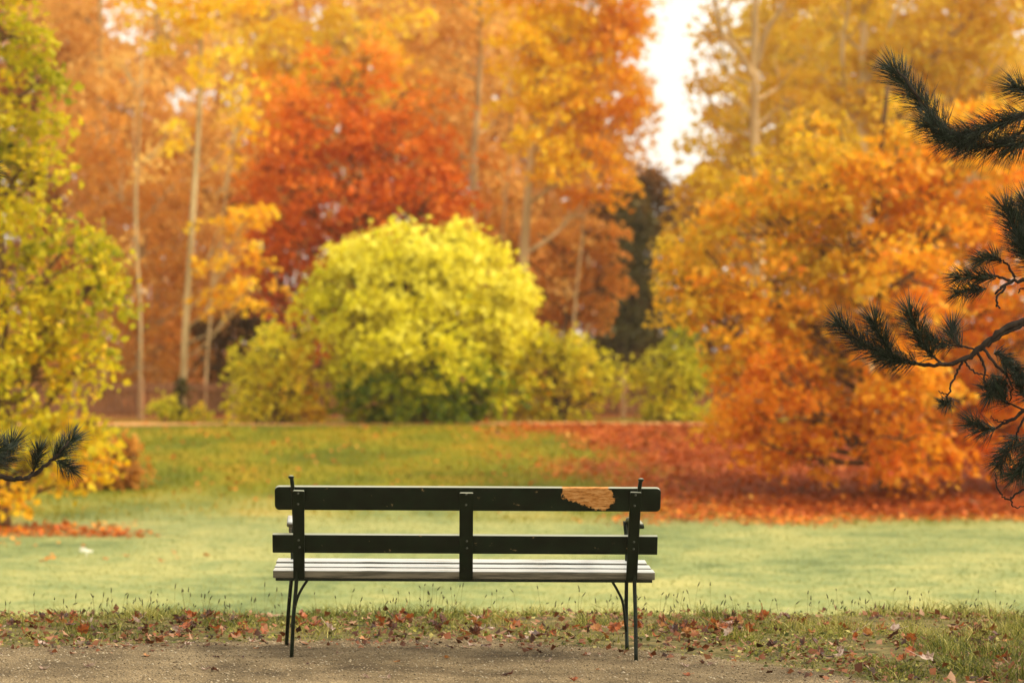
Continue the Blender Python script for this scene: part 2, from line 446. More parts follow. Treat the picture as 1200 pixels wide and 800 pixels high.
n = 120000
x = RNG.uniform(-3.2, 4.2, n); y = RNG.uniform(9.0, 13.5, n)
e = path_edge(x); dist = y - e
pk = fbm(x * 2.6, y * 2.6, 4)
keep = (dist > -0.35) & (RNG.random(n) < np.clip(0.15 + dist * 1.1, 0.0, 1) * sstep(0.40, 0.60, pk + 0.12 * np.clip(dist, 0, 1)))
x, y, dist, pk = x[keep], y[keep], dist[keep], pk[keep]
h = (0.012 + 0.030 * RNG.random(len(x)) ** 1.5) * (0.5 + 0.7 * np.clip(dist, 0, 1)) * (0.35 + 1.7 * sstep(.38, .72, fbm(x * 4.2 + 11, y * 4.2, 3))) * (1 + 0.25 * sstep(1.2, 3.0, x))
ti = np.clip(0.30 + 0.7 * (fbm(x * 1.4 + 8, y * 1.4) - 0.5) + RNG.normal(0, 0.2, len(x)), 0, 1)
blades('verge_grass', x, y, h, 0.003 + 0.003 * RNG.random(len(x)), ti, PAL_GRASS, 'short tufted grass of the verge beside the gravel path', 2.0)

n = 14000
x = RNG.uniform(-3.2, 4.2, n); y = RNG.uniform(9.0, 13.3, n); dist = y - path_edge(x)
keep = (dist > -0.1) & (RNG.random(n) < sstep(0.42, 0.62, fbm(x * 1.7 + 70, y * 1.7, 3))); x, y = x[keep], y[keep]; n = len(x)
pos = np.stack([x, y, ground_z(x, y) + 0.008 + 0.022 * RNG.random(n)], 1)
V, Ft = leaf_geo(pos, RNG.normal(0, 0.45, (n, 3)) + [0, 0, 1], RNG.normal(0, 1, (n, 3)), 0.010 + 0.016 * RNG.random(n), 0.3, 0.6)
o = mesh_obj('clover', V, [Ft], PAL_GRASS, tint=np.repeat(np.clip(RNG.normal(.28, .22, n), 0, 1), 2))
tag(o, 'small clover and weed leaves low in the verge', 'ground cover', kind='stuff')

n = 60000
x = RNG.uniform(-5, 8.5, n); y = RNG.uniform(15.5, 29.5, n)
ti = np.clip(0.25 + 0.9 * (fbm(x * 0.5, y * 0.5) - 0.3) + RNG.normal(0, 0.15, n), 0, 1)
blades('lawn_grass', x, y, 0.010 + 0.020 * RNG.random(n), 0.006 + 0.006 * RNG.random(n), ti, PAL_LAWN, 'pale mown grass of the sunken lawn', 1.2)

n = 60000
x = RNG.uniform(-8, 11, n); y = RNG.uniform(24.5, 39.8, n)
keep = (RNG.random(n) > litter_amount(x, y) * 0.96) & (RNG.random(n) < sstep(27.3, 31.6, y + 5 * (fbm(x * .35 + 3, y * .35) - .5)))
x, y = x[keep], y[keep]
ti = np.clip(0.2 + 0.9 * (fbm(x * 0.6, y * 0.6) - 0.3) + RNG.normal(0, 0.18, len(x)), 0, 1)
blades('bank_grass', x, y, 0.03 + 0.05 * RNG.random(len(x)), 0.010 + 0.008 * RNG.random(len(x)), ti, PAL_BANK, 'yellow green grass growing on the bank behind the lawn', 1.0)

# seeding stalks standing above the verge
T = Tubes(); Ti = []
n = 430
xs = RNG.uniform(-2.6, 3.4, n)
keep = RNG.random(n) < 0.25 + 1.1 * sstep(0.35, 0.7, fbm(xs * 1.9, xs * 0 + 2, 3))
for xx in xs[keep]:
    yy = RNG.uniform(12.1, 13.1); hh = 0.07 + 0.11 * RNG.random() ** 1.3
    b0 = np.array([xx, yy, float(ground_z(xx, yy)) - 0.01]); ln = RNG.normal(0, 0.018, 3); ln[2] = 0
    p1 = b0 + [0, 0, hh * 0.5] + ln * 0.4; p2 = b0 + [0, 0, hh] + ln
    k0 = sum(len(f) for f in T.Fq)
    T.add(np.array([b0, p1, p2]), [0.0011, 0.0009, 0.0007], 3, cap=False)
    k1 = sum(len(f) for f in T.Fq)
    Ti += [0.6 + 0.4 * RNG.random()] * (k1 - k0)
    dr = unit(p2 - p1 + RNG.normal(0, 0.02, 3)); hl = 0.012 + 0.022 * RNG.random()
    T.add(np.array([p2, p2 + dr * hl * 0.25, p2 + dr * hl * 0.7, p2 + dr * hl]), [0.0008, 0.0030, 0.0026, 0.0005], 5, cap=False)
    Ti += [0.25 * RNG.random()] * (sum(len(f) for f in T.Fq) - k1)
o = mesh_obj('seeding_grass', np.concatenate(T.V), [np.concatenate(T.Fq)], PAL_SEED, tint=Ti)
tag(o, 'thin seeding grass stalks rising from the verge behind the bench', 'grass', kind='stuff')

# pebbles and crumbs on the path
n = 30000
x = RNG.uniform(-3, 3.6, n); y = RNG.uniform(9.2, 12.0, n)
keep = (y < path_edge(x) + 0.08); x, y = x[keep], y[keep]; n = len(x)
s = 0.0022 + 0.0050 * RNG.random(n) ** 4
base = np.array([[1, 0, 0], [-1, 0, 0], [0, 1, 0], [0, -1, 0], [0, 0, 1], [0, 0, -1]], float)
V = base[None] * (0.6 + 0.7 * RNG.random((n, 6, 1))) * s[:, None, None] * np.array([1.2, 1.2, 0.7]) + np.stack([x, y, 0.010 + 0 * x], 1)[:, None]
ft = np.array([[0, 2, 4], [2, 1, 4], [1, 3, 4], [3, 0, 4], [2, 0, 5], [1, 2, 5], [3, 1, 5], [0, 3, 5]])
PEB = leaf_mat('pebbles', [srgb(98, 84, 64), srgb(128, 112, 86), srgb(150, 134, 106), srgb(190, 176, 150)], 0.0, 0.8)
o = mesh_obj('gravel', V.reshape(-1, 3), [(np.arange(n)[:, None, None] * 6 + ft[None]).reshape(-1, 3)], PEB, tint=np.repeat(RNG.random(n), 8))
tag(o, 'loose grit and small stones on the path', 'gravel', kind='stuff')

# drifted maple leaves on the bank and under the left tree
n = 130000
x = RNG.uniform(-8, 12, n); y = RNG.uniform(23, 41, n)
pr = litter_amount(x, y) + 0.02 * sstep(30, 33, y) + 0.10 * sstep(-0.5, 1.5, -2.2 - x) * (1 - sstep(27, 29, y)) * sstep(0.45, 0.6, fbm(x * .8, y * .8))
keep = RNG.random(n) < np.clip(pr, 0, 1) * 0.8
x, y = x[keep], y[keep]; n = len(x)
pos = np.stack([x, y, ground_z(x, y) + 0.01 + 0.025 * RNG.random(n)], 1)
V, Ft = leaf_geo(pos, RNG.normal(0, 0.42, (n, 3)) + [0, 0, 1], RNG.normal(0, 1, (n, 3)), 0.05 + 0.05 * RNG.random(n))
ti = np.where(y > 29, 0.30 + 0.22 * sstep(2.5, -1.5, x - 1 - (40 - y) * .2), 0.5) + 0.5 * (fbm(x * 1.1, y * 1.1) - 0.5) + RNG.normal(0, 0.13, n)
o = mesh_obj('leaf_litter', V, [Ft], PAL_LITTER, tint=np.repeat(np.clip(ti, 0, 1), 2))
tag(o, 'carpet of red and orange fallen leaves covering the bank', 'leaf litter', kind='stuff')

# crumbled leaf bits in the verge
n = 11000
x = RNG.uniform(-3, 4, n); y = RNG.uniform(9.6, 13.2, n); dist = y - path_edge(x)
keep = (dist > -0.4) & (RNG.random(n) < (0.25 + 0.8 * sstep(0.45, 0.65, fbm(x * 2.1 + 40, y * 2.1, 3))) * (0.35 + 0.65 * sstep(-.4, 0, dist))); x, y = x[keep], y[keep]; n = len(x)
pos = np.stack([x, y, ground_z(x, y) + 0.010 + 0.022 * RNG.random(n)], 1)
V, Ft = leaf_geo(pos, RNG.normal(0, 0.5, (n, 3)) + [0, 0, 1], RNG.normal(0, 1, (n, 3)), 0.014 + 0.04 * RNG.random(n) ** 2, 0.4)
PAL_CRUMB = leaf_mat('leaf_crumbs', [srgb(50, 30, 20), srgb(98, 54, 28), srgb(140, 80, 44), srgb(172, 138, 108)], 0.15)
o = mesh_obj('leaf_crumbs', V, [Ft], PAL_CRUMB, tint=np.repeat(RNG.random(n), 2))
tag(o, 'crumbled bits of dry leaves among the verge grass', 'leaf litter', kind='stuff')


# =================================================================== FALLEN LEAVES one can count
def fallen_leaf_mesh(seed, mat, size):
    r = random.Random(seed); bm = bmesh.new()
    out = []
    prof = [(0, 1.0), (16, .74), (32, .86), (50, .66), (68, .92), (88, .64), (108, .88), (130, .60), (155, .55), (180, .25)]
    full = [(a, q) for a, q in prof] + [(360 - a, q) for a, q in prof[::-1][1:-1]]
    cx, cy = r.uniform(.35, 1.15), r.uniform(-.2, .7); ph = r.uniform(0, 6.28)
    def bend(u, v):
        w = cx * (u * math.cos(ph) + v * math.sin(ph)) ** 2 + cy * (v * math.cos(ph) - u * math.sin(ph)) ** 2 * .6
        return w + .10 * math.sin(5 * u + ph) + .08 * math.sin(6 * v)
    c0 = bm.verts.new((0, 0, bend(0, 0) * size)); rings = []
    for f in (.5, 1.0):
        ring = []
        for a, q in full:
            q2 = (q if f == 1 else .5 * q + .05) * (1 + r.uniform(-.08, .08)); t = math.radians(a)
            u, v = q2 * math.sin(t), -q2 * math.cos(t)
            ring.append(bm.verts.new((u * size * .56, v * size * .56 * (.7 + .3 * math.cos(ph)), bend(u, v) * size * .5)))
        rings.append(ring)
    m = len(full)
    for i in range(m):
        j = (i + 1) % m
        bm.faces.new((c0, rings[0][i], rings[0][j])); bm.faces.new((rings[0][i], rings[1][i], rings[1][j], rings[0][j]))
    st = [(0, -.1, .0), (.04, -.6, .1), (.12, -1.05, .3)]      # the stalk
    prev = None
    for u, v, w in st:
        a = [bm.verts.new((u * size + dx * size * .02, v * size, w * size * .5 + dz * size * .02)) for dx, dz in ((-1, 0), (1, 0), (0, 1))]
        if prev:
            for k in range(3): bm.faces.new((prev[k], prev[(k + 1) % 3], a[(k + 1) % 3], a[k]))
        prev = a
    me = bpy.data.meshes.new('fallen_leaf'); bm.to_mesh(me); bm.free(); me.materials.append(mat)
    return me


def plain_leaf(name, c1, c2):
    m, nt, b = newmat(name); L = nt.links.new
    tc = N(nt, 'ShaderNodeTexCoord'); nz = N(nt, 'ShaderNodeTexNoise'); nz.inputs['Scale'].default_value = 45; nz.inputs['Detail'].default_value = 4
    L(tc.outputs['Object'], nz.inputs['Vector']); r = ramp(nt, [c1, c2], [.38, .62]); L(nz.outputs[0], r.inputs[0]); L(r.outputs[0], b.inputs['Base Color'])
    b.inputs['Roughness'].default_value = .5; b.inputs['Specular IOR Level'].default_value = .4
    tr = N(nt, 'ShaderNodeBsdfTranslucent'); L(r.outputs[0], tr.inputs[0]); mx = N(nt, 'ShaderNodeMixShader'); mx.inputs[0].default_value = .25
    L(b.outputs[0], mx.inputs[1]); L(tr.outputs[0], mx.inputs[2]); L(mx.outputs[0], nt.nodes['Material Output'].inputs[0])
    return m


LM = {'rust': plain_leaf('rust_leaf', srgb(104, 50, 22), srgb(176, 94, 42)), 'brown': plain_leaf('dark_brown_leaf', srgb(50, 30, 22), srgb(104, 60, 42)),
      'pale': plain_leaf('pale_dry_leaf', srgb(150, 120, 104), srgb(206, 182, 166)), 'tan': plain_leaf('tan_leaf', srgb(140, 84, 42), srgb(190, 132, 76))}
LM['white'] = plain_leaf('white_leaf', srgb(226, 222, 206), srgb(244, 240, 228))
VAR = {k: [fallen_leaf_mesh(13 * i + len(k), m, .076) for i in range(5)] for k, m in LM.items()}


def put_leaf(k, x, y, sc, label, group, z0=.012, tilt=.5):
    o = bpy.data.objects.new('fallen_leaf', random.choice(VAR[k])); COL.objects.link(o)
    o.location = (x, y, float(ground_z(x, y)) + z0); o.scale = (sc, sc, sc)
    o.rotation_euler = (random.gauss(0, tilt), random.gauss(0, tilt), random.uniform(0, 6.28))
    return tag(o, label, 'leaf', group)


LAB = {'rust': ('rust red curled leaf lying in the verge grass', 'rust red leaves in the verge'),
       'brown': ('dark brown shrivelled leaf lying in the verge grass', 'dark brown leaves in the verge'),
       'pale': ('pale dry curled leaf lying in the verge grass', 'pale leaves in the verge'),
       'tan': ('tan dry leaf lying in the verge grass', 'tan leaves in the verge')}
# heaps: (px, py, spread px, count)
heaps = [(20, 742, 30, 5), (55, 728, 18, 7), (95, 738, 22, 7), (150, 735, 25, 9), (215, 738, 25, 10), (240, 728, 20, 9), (285, 738, 30, 8), (365, 735, 22, 6), (440, 735, 25, 5), (472, 730, 12, 6), (508, 736, 10, 4),
         (560, 735, 10, 6), (565, 745, 40, 5), (606, 736, 12, 5), (640, 742, 30, 8), (700, 742, 30, 8), (735, 735, 20, 6), (790, 745, 30, 10), (820, 738, 22, 11), (850, 738, 20, 8), (880, 734, 22, 9), (905, 735, 20, 6), (955, 738, 20, 3),
         (1010, 748, 30, 6), (1040, 752, 18, 5), (1028, 735, 8, 2), (1130, 750, 40, 5), (1180, 758, 25, 4), (1155, 780, 40, 4), (1080, 775, 40, 4), (940, 765, 30, 4), (1000, 772, 30, 4), (770, 775, 30, 5)]
for hx, hy, sp, ct in heaps:
    for i in range(int(ct * 1.15 + .5)):
        px = hx + random.gauss(0, sp * .6); py = min(790, max(727, hy + random.gauss(0, 5)))
        d = H * F / (py - HY); x = (px - VX) / F * d
        if d < path_edge(x) - .05: continue
        k = random.choices(['rust', 'brown', 'pale', 'tan'], [5, 4, 1.3, 1.6])[0]
        put_leaf(k, x, d, random.uniform(.6, 1.15), *LAB[k], z0=random.uniform(.02, .045))
for px, py, k, sc in [(60, 768, 'brown', .7), (110, 762, 'brown', .6), (150, 758, 'pale', .9), (48, 757, 'pale', 1.0), (95, 757, 'pale', 1.1), (53, 786, 'pale', 1.0), (106, 783, 'pale', 1.2), (136, 755, 'brown', .7),
                      (172, 771, 'tan', .7), (220, 757, 'pale', .9), (253, 772, 'brown', .9), (240, 787, 'pale', .9), (252, 788, 'brown', 1.0), (285, 772, 'brown', .7), (296, 754, 'pale', 1.1),
                      (300, 762, 'tan', .6), (428, 752, 'tan', 1.2), (500, 750, 'pale', .9), (502, 762, 'pale', .8), (528, 761, 'brown', 1.1), (553, 758, 'pale', 1.3), (573, 761, 'pale', .9), (598, 749, 'pale', 1.0), (614, 751, 'pale', 1.0),
                      (622, 763, 'rust', .9), (631, 766, 'brown', .9), (644, 777, 'pale', .7), (595, 793, 'brown', 1.2), (430, 796, 'pale', .9), (456, 797, 'pale', .8), (672, 799, 'rust', .9), (688, 769, 'pale', .7),
                      (803, 783, 'pale', .8), (824, 779, 'brown', .8), (803, 793, 'rust', .9), (832, 781, 'pale', .7), (860, 777, 'tan', .7), (524, 773, 'tan', .7), (465, 778, 'tan', .7), (360, 780, 'brown', .6), (395, 768, 'pale', .6), (700, 787, 'tan', .6)]:
    d = H * F / (py - HY); x = (px - VX) / F * d
    lab = {'pale': 'pale dry leaf curled on the bare gravel path', 'brown': 'dark brown leaf lying on the bare gravel path', 'tan': 'tan dry leaf lying on the bare gravel path', 'rust': 'rust red leaf lying on the bare gravel path'}[k]
    put_leaf(k, x, d, sc * .75, lab, lab.split(' leaf')[0] + ' leaves on the gravel path', z0=.012, tilt=.2)
for px, py, k, sc, lab in [(101, 652, 'white', 2.0, 'large white leaf lying alone on the lawn at left'), (1142, 593, 'tan', 2.6, 'single yellow leaf on the red leaf carpet at right')]:
    d = 23.6 if px < 500 else 30.4
    x = (px - VX) / F * d
    o = put_leaf(k, x, d, sc, lab, None, z0=.06, tilt=.2); o.rotation_euler = (.75, .2, .3)


# =================================================================== BENCH
def paint_mat():
    m, nt, b = newmat('dark_green_paint'); L = nt.links.new
    tc = N(nt, 'ShaderNodeTexCoord'); nz = N(nt, 'ShaderNodeTexNoise'); nz.inputs['Scale'].default_value = 14; nz.inputs['Detail'].default_value = 6
    L(tc.outputs['Object'], nz.inputs['Vector']); r = ramp(nt, [srgb(6, 17, 7), srgb(13, 29, 12)], [.35, .7]); L(nz.outputs[0], r.inputs[0])
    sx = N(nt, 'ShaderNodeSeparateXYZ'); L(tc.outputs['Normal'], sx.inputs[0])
    rz = ramp(nt, [(0, 0, 0, 1), (.8, .8, .8, 1)], [.55, .8]); L(sx.outputs[2], rz.inputs[0])      # upward edges paler: worn, chalky paint plus the bright sky rim in colour
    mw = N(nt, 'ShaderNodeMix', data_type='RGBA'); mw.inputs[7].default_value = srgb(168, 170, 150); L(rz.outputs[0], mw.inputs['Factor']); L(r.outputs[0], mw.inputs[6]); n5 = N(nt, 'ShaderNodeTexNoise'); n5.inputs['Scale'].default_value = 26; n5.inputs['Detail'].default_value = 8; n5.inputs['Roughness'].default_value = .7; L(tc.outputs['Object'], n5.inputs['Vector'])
    ch = ramp(nt, [(0, 0, 0, 1), (.75, .75, .75, 1)], [.655, .68]); L(n5.outputs[0], ch.inputs[0])            # small chips
    mc = N(nt, 'ShaderNodeMix', data_type='RGBA'); mc.inputs[7].default_value = srgb(142, 118, 82); L(ch.outputs[0], mc.inputs['Factor']); L(mw.outputs[2], mc.inputs[6]); L(mc.outputs[2], b.inputs['Base Color'])
    b.inputs['Specular IOR Level'].default_value = .2
    r2 = ramp(nt, [(.32,) * 3 + (1,), (.55,) * 3 + (1,)], [.3, .7]); L(nz.outputs[0], r2.inputs[0]); L(r2.outputs[0], b.inputs['Roughness'])
    bp = N(nt, 'ShaderNodeBump'); bp.inputs['Strength'].default_value = .15; bp.inputs['Distance'].default_value = .004
    n2 = N(nt, 'ShaderNodeTexNoise'); n2.inputs['Scale'].default_value = 60; L(tc.outputs['Object'], n2.inputs['Vector']); L(n2.outputs[0], bp.inputs['Height']); L(bp.outputs[0], b.inputs['Normal'])
    return m


def peeled_mat(cx, cz):
    """green paint with one patch where it has flaked off to bare orange wood (slat coordinates)"""
    m = paint_mat(); m.name = 'peeling_green_paint'; nt = m.node_tree; b = nt.nodes['Principled BSDF']; L = nt.links.new
    tc = N(nt, 'ShaderNodeTexCoord'); sx = N(nt, 'ShaderNodeSeparateXYZ'); L(tc.outputs['Object'], sx.inputs[0])
    nz = N(nt, 'ShaderNodeTexNoise'); nz.inputs['Scale'].default_value = 46; nz.inputs['Detail'].default_value = 8; nz.inputs['Roughness'].default_value = .8; L(tc.outputs['Object'], nz.inputs['Vector'])
    def M(op, a, c):
        n_ = N(nt, 'ShaderNodeMath', operation=op)
        for i, v in enumerate((a, c)):
            if isinstance(v, (int, float)): n_.inputs[i].default_value = v
            else: L(v, n_.inputs[i])
        return n_.outputs[0]
    x = M('SUBTRACT', sx.outputs[0], cx); z = M('SUBTRACT', sx.outputs[2], cz)
    nn = M('MULTIPLY', M('SUBTRACT', nz.outputs[0], .5), .085)
    e1 = M('SUBTRACT', M('SUBTRACT', .112, x), M('MULTIPLY', M('MULTIPLY', z, z), 9.0))             # right end, bulging
    e2 = M('ADD', x, .125)                                                    # left end
    e3 = M('ADD', M('ADD', M('MULTIPLY', x, .38), z), .040)                    # lower left slant
    e4 = M('SUBTRACT', .060, z); e5 = M('ADD', z, .054)
    mn = M('MINIMUM', M('MINIMUM', e1, e2), M('MINIMUM', e3, M('MINIMUM', e4, e5)))
    mask = M('GREATER_THAN', M('ADD', mn, nn), 0.0)
    n2 = N(nt, 'ShaderNodeTexNoise'); n2.inputs['Scale'].default_value = 16; n2.inputs['Detail'].default_value = 7; n2.inputs['Roughness'].default_value = .75; mp2 = N(nt, 'ShaderNodeMapping'); mp2.inputs['Scale'].default_value = (1.2, 4, 5.5); L(tc.outputs['Object'], mp2.inputs[0]); L(mp2.outputs[0], n2.inputs['Vector'])
    wood = ramp(nt, [srgb(70, 50, 24), srgb(178, 118, 56), srgb(210, 164, 104)], [.32, .46, .66]); L(n2.outputs[0], wood.inputs[0])
    old = b.inputs['Base Color'].links[0].from_socket
    mx = N(nt, 'ShaderNodeMix', data_type='RGBA'); L(mask, mx.inputs['Factor']); L(old, mx.inputs[6]); L(wood.outputs[0], mx.inputs[7]); L(mx.outputs[2], b.inputs['Base Color'])
    oldr = b.inputs['Roughness'].links[0].from_socket
    L(M('MAXIMUM', oldr, M('MULTIPLY', mask, .85)), b.inputs['Roughness'])
    return m


def seat_mat():
    m, nt, b = newmat('weathered_sky_sheen_paint'); L = nt.links.new
    tc = N(nt, 'ShaderNodeTexCoord'); mp = N(nt, 'ShaderNodeMapping'); mp.inputs['Scale'].default_value = (1.6, 26, 26)
    nz = N(nt, 'ShaderNodeTexNoise'); nz.inputs['Scale'].default_value = 2.2; nz.inputs['Detail'].default_value = 8; nz.inputs['Roughness'].default_value = .7
    L(tc.outputs['Object'], mp.inputs[0]); L(mp.outputs[0], nz.inputs['Vector'])
    r = ramp(nt, [srgb(70, 72, 60), srgb(136, 140, 132), srgb(186, 193, 192), srgb(212, 219, 218)], [.28, .38, .47, .70]); L(nz.outputs[0], r.inputs[0])
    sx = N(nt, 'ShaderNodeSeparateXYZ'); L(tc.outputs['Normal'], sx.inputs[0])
    rz = ramp(nt, [(1, 1, 1, 1), (0, 0, 0, 1)], [.3, .8]); L(sx.outputs[2], rz.inputs[0])           # board edges keep darker old paint; tops paler with sky reflection in colour
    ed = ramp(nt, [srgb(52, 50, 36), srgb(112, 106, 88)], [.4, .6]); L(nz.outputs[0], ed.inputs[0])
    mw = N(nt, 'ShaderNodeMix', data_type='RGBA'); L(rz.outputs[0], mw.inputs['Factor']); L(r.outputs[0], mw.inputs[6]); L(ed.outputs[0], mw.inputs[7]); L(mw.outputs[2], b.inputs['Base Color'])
    b.inputs['Roughness'].default_value = .28; b.inputs['Specular IOR Level'].default_value = .6
    bp = N(nt, 'ShaderNodeBump'); bp.inputs['Strength'].default_value = .3; bp.inputs['Distance'].default_value = .003; L(nz.outputs[0], bp.inputs['Height']); L(bp.outputs[0], b.inputs['Normal'])
    return m


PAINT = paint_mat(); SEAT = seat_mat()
m_, nt_, b_ = newmat('worn_bolt_steel'); b_.inputs['Base Color'].default_value = srgb(74, 78, 68); b_.inputs['Metallic'].default_value = .5; b_.inputs['Roughness'].default_value = .45
_tc = N(nt_, 'ShaderNodeTexCoord'); _nz = N(nt_, 'ShaderNodeTexNoise'); _nz.inputs['Scale'].default_value = 200; nt_.links.new(_tc.outputs['Object'], _nz.inputs['Vector'])
_r = ramp(nt_, [srgb(46, 50, 42), srgb(104, 108, 96)], [.35, .65]); nt_.links.new(_nz.outputs[0], _r.inputs[0]); nt_.links.new(_r.outputs[0], b_.inputs['Base Color'])
STEEL = m_


def slat(w, h, t, rc, bev=.004, seg=5):
    """board w x h in xz, t deep in y, rounded corners, softened edges, centred"""
    bm = bmesh.new(); pts = []
    for cx, cz, a0 in ((w / 2 - rc, h / 2 - rc, 0), (-w / 2 + rc, h / 2 - rc, 90), (-w / 2 + rc, -h / 2 + rc, 180), (w / 2 - rc, -h / 2 + rc, 270)):
        for k in range(seg + 1):
            a = math.radians(a0 + 90 * k / seg); pts.append((cx + rc * math.cos(a), cz + rc * math.sin(a)))
    f = bm.faces.new([bm.verts.new((x, -t / 2, z)) for x, z in pts])
    r = bmesh.ops.extrude_face_region(bm, geom=[f])
    bmesh.ops.translate(bm, verts=[v for v in r['geom'] if isinstance(v, bmesh.types.BMVert)], vec=(0, t, 0))
    bmesh.ops.recalc_face_normals(bm, faces=bm.faces)
    rim = [e for e in bm.edges if abs(e.verts[0].co.y - e.verts[1].co.y) < 1e-6]
    bmesh.ops.bevel(bm, geom=rim, offset=bev, segments=2, affect='EDGES', profile=.5)
    return bm


def place(ob, loc, rot=(0, 0, 0)):
    ob.location = loc; ob.rotation_euler = rot; return ob


bench = thing('park_bench', (.262, 11.09, 0.0), 'dark green slatted park bench seen from behind on the gravel edge', 'bench', rot=(0, .0035, math.radians(-1.2)))
LEAN = math.radians(14)
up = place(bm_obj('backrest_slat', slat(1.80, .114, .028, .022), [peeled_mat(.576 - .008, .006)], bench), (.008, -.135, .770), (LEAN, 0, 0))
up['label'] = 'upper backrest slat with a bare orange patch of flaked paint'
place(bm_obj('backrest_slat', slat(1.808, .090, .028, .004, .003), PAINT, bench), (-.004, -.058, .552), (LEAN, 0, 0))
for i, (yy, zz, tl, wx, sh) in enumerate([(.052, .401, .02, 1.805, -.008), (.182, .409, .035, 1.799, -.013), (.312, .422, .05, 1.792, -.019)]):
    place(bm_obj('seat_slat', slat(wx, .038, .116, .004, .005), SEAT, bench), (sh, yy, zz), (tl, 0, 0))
    
# back straps: vertical boards bolted behind the slats
place(bm_obj('slat_shade_strip', slat(1.78, .013, .030, .002, .001, 2), PAINT, bench), (-.008, .016, .3745))  # dark strip added for the shade line under the rear seat slat
def strap(x, top, bot, lean, w):
    ln = top - bot
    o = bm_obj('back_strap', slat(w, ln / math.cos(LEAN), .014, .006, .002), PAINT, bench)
    zc = (top + bot) / 2; yc = -.135 - (zc - .770) * math.tan(-LEAN) * -1 * .0
    # follow the two slats: rear face of each lies at y = centre - .0144
    yc = np.interp(zc, [.552, .770], [-.058, -.135]) - .0235
    place(o, (x, yc, zc), (math.radians(19.4), lean, 0))
    for zb in (.800, .748, .570, .535):
        bm = bmesh.new(); bmesh.ops.create_uvsphere(bm, u_segments=10, v_segments=6, radius=.0058)
        bmesh.ops.scale(bm, vec=(1, .55, 1), verts=bm.verts)
        b = bm_obj('bolt', bm, STEEL, o, smooth=True); b.location = (random.uniform(-.004, .004), -.008, (zb - zc) / math.cos(LEAN))
    return o
strap(-.782, .812, .378, .016, .054)
strap(.003, .805, .376, 0.0, .064)
strap(.786, .812, .372, .018, .052)

# iron side frames: rear leg running up to a finial, front leg, arm, brace
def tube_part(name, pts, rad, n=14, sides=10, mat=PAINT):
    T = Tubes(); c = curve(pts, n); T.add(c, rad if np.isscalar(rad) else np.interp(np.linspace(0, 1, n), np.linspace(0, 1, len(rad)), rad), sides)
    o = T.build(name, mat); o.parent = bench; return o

for s, xb, foot, ftop, ffoot in ((-1, -.800, (-.822, .012, 0), (-.842, .33, .40), (-.880, .475, 0)), (1, .800, (.800, -.090, 0), (.785, .33, .40), (.786, .300, 0))):
    rl = tube_part('rear_leg', [(xb + .012 * s, -.180, .868 if s < 0 else .862), (xb + .006 * s, -.160, .80), (xb, -.088, .58), (xb - .004 * s, -.028, .40), ((xb + foot[0]) / 2, -.022 + .3 * foot[1], .2), foot], .0095, 22)
    bm = bmesh.new(); bmesh.ops.create_uvsphere(bm, u_segments=12, v_segments=8, radius=.0125); bmesh.ops.scale(bm, vec=(1.1, 1, .75), verts=bm.verts)
    fi = bm_obj('finial', bm, PAINT, rl, smooth=True); fi.location = (xb + .013 * s, -.181, .868 if s < 0 else .862)
    fl = tube_part('front_leg', [(ftop[0] - .01 * s, .34, .635), (ftop[0], .335, .52), ftop, ((ftop[0] + ffoot[0]) / 2, .36, .2), (ffoot[0], ffoot[1], ffoot[2])], .0095, 18)
    # arm: flat bar curving forward and down at the front scroll
    ax = -.828 if s < 0 else .806
    arm = bmesh.new(); pth = curve([(ax + .012, -.085, .640), (ax, .10, .655), (ax - .010, .28, .645), (ax - .012, .37, .615), (ax - .012, .385, .575)], 16)
    prev = None
    for p_ in pth:
        k = .024 if s < 0 else .019
        ring = [arm.verts.new((p_[0] + dx * k, p_[1], p_[2] + dz * .011)) for dx, dz in ((-1, -.6), (-.8, 1), (.8, 1), (1, -.6), (.8, -1), (-.8, -1))]
        if prev:
            for q in range(6): arm.faces.new((prev[q], prev[(q + 1) % 6], ring[(q + 1) % 6], ring[q]))
        else: arm.faces.new(ring)
        prev = ring
    arm.faces.new(prev[::-1]); bmesh.ops.recalc_face_normals(arm, faces=arm.faces)
    bm_obj('armrest', arm, SEAT if s < 0 else PAINT, bench, smooth=True)  # left arm coloured pale for the sky's reflection on its top
    xi = -.742 if s < 0 else .700
    xo = -.862 if s < 0 else .785
    bz_ = [(-.735, .31, .392), (-.765, .315, .345), (-.797, .32, .295), (-.822, .325, .235), (-.846, .33, .11)] if s < 0 else [(.690, .31, .392), (.716, .315, .340), (.742, .32, .295), (.767, .325, .235), (.783, .33, .10)]
    tube_part('brace', bz_, .0068, 18, 8)
    tube_part('side_rail', [(xb, -.025, .388), (xb + .0 * s, .15, .383), (ftop[0], .345, .392)], .009, 8, 8)


# =================================================================== FENCE behind the shrubs
def wood_mat(name, c1, c2):
    m, nt, b = newmat(name); L = nt.links.new
    tc = N(nt, 'ShaderNodeTexCoord'); mp = N(nt, 'ShaderNodeMapping'); mp.inputs['Scale'].default_value = (14, 14, 1.5)
    nz = N(nt, 'ShaderNodeTexNoise'); nz.inputs['Scale'].default_value = 3; nz.inputs['Detail'].default_value = 6
    L(tc.outputs['Object'], mp.inputs[0]); L(mp.outputs[0], nz.inputs['Vector']); r = ramp(nt, [c1, c2], [.35, .65]); L(nz.outputs[0], r.inputs[0]); L(r.outputs[0], b.inputs['Base Color'])
    b.inputs['Roughness'].default_value = .8
    return m


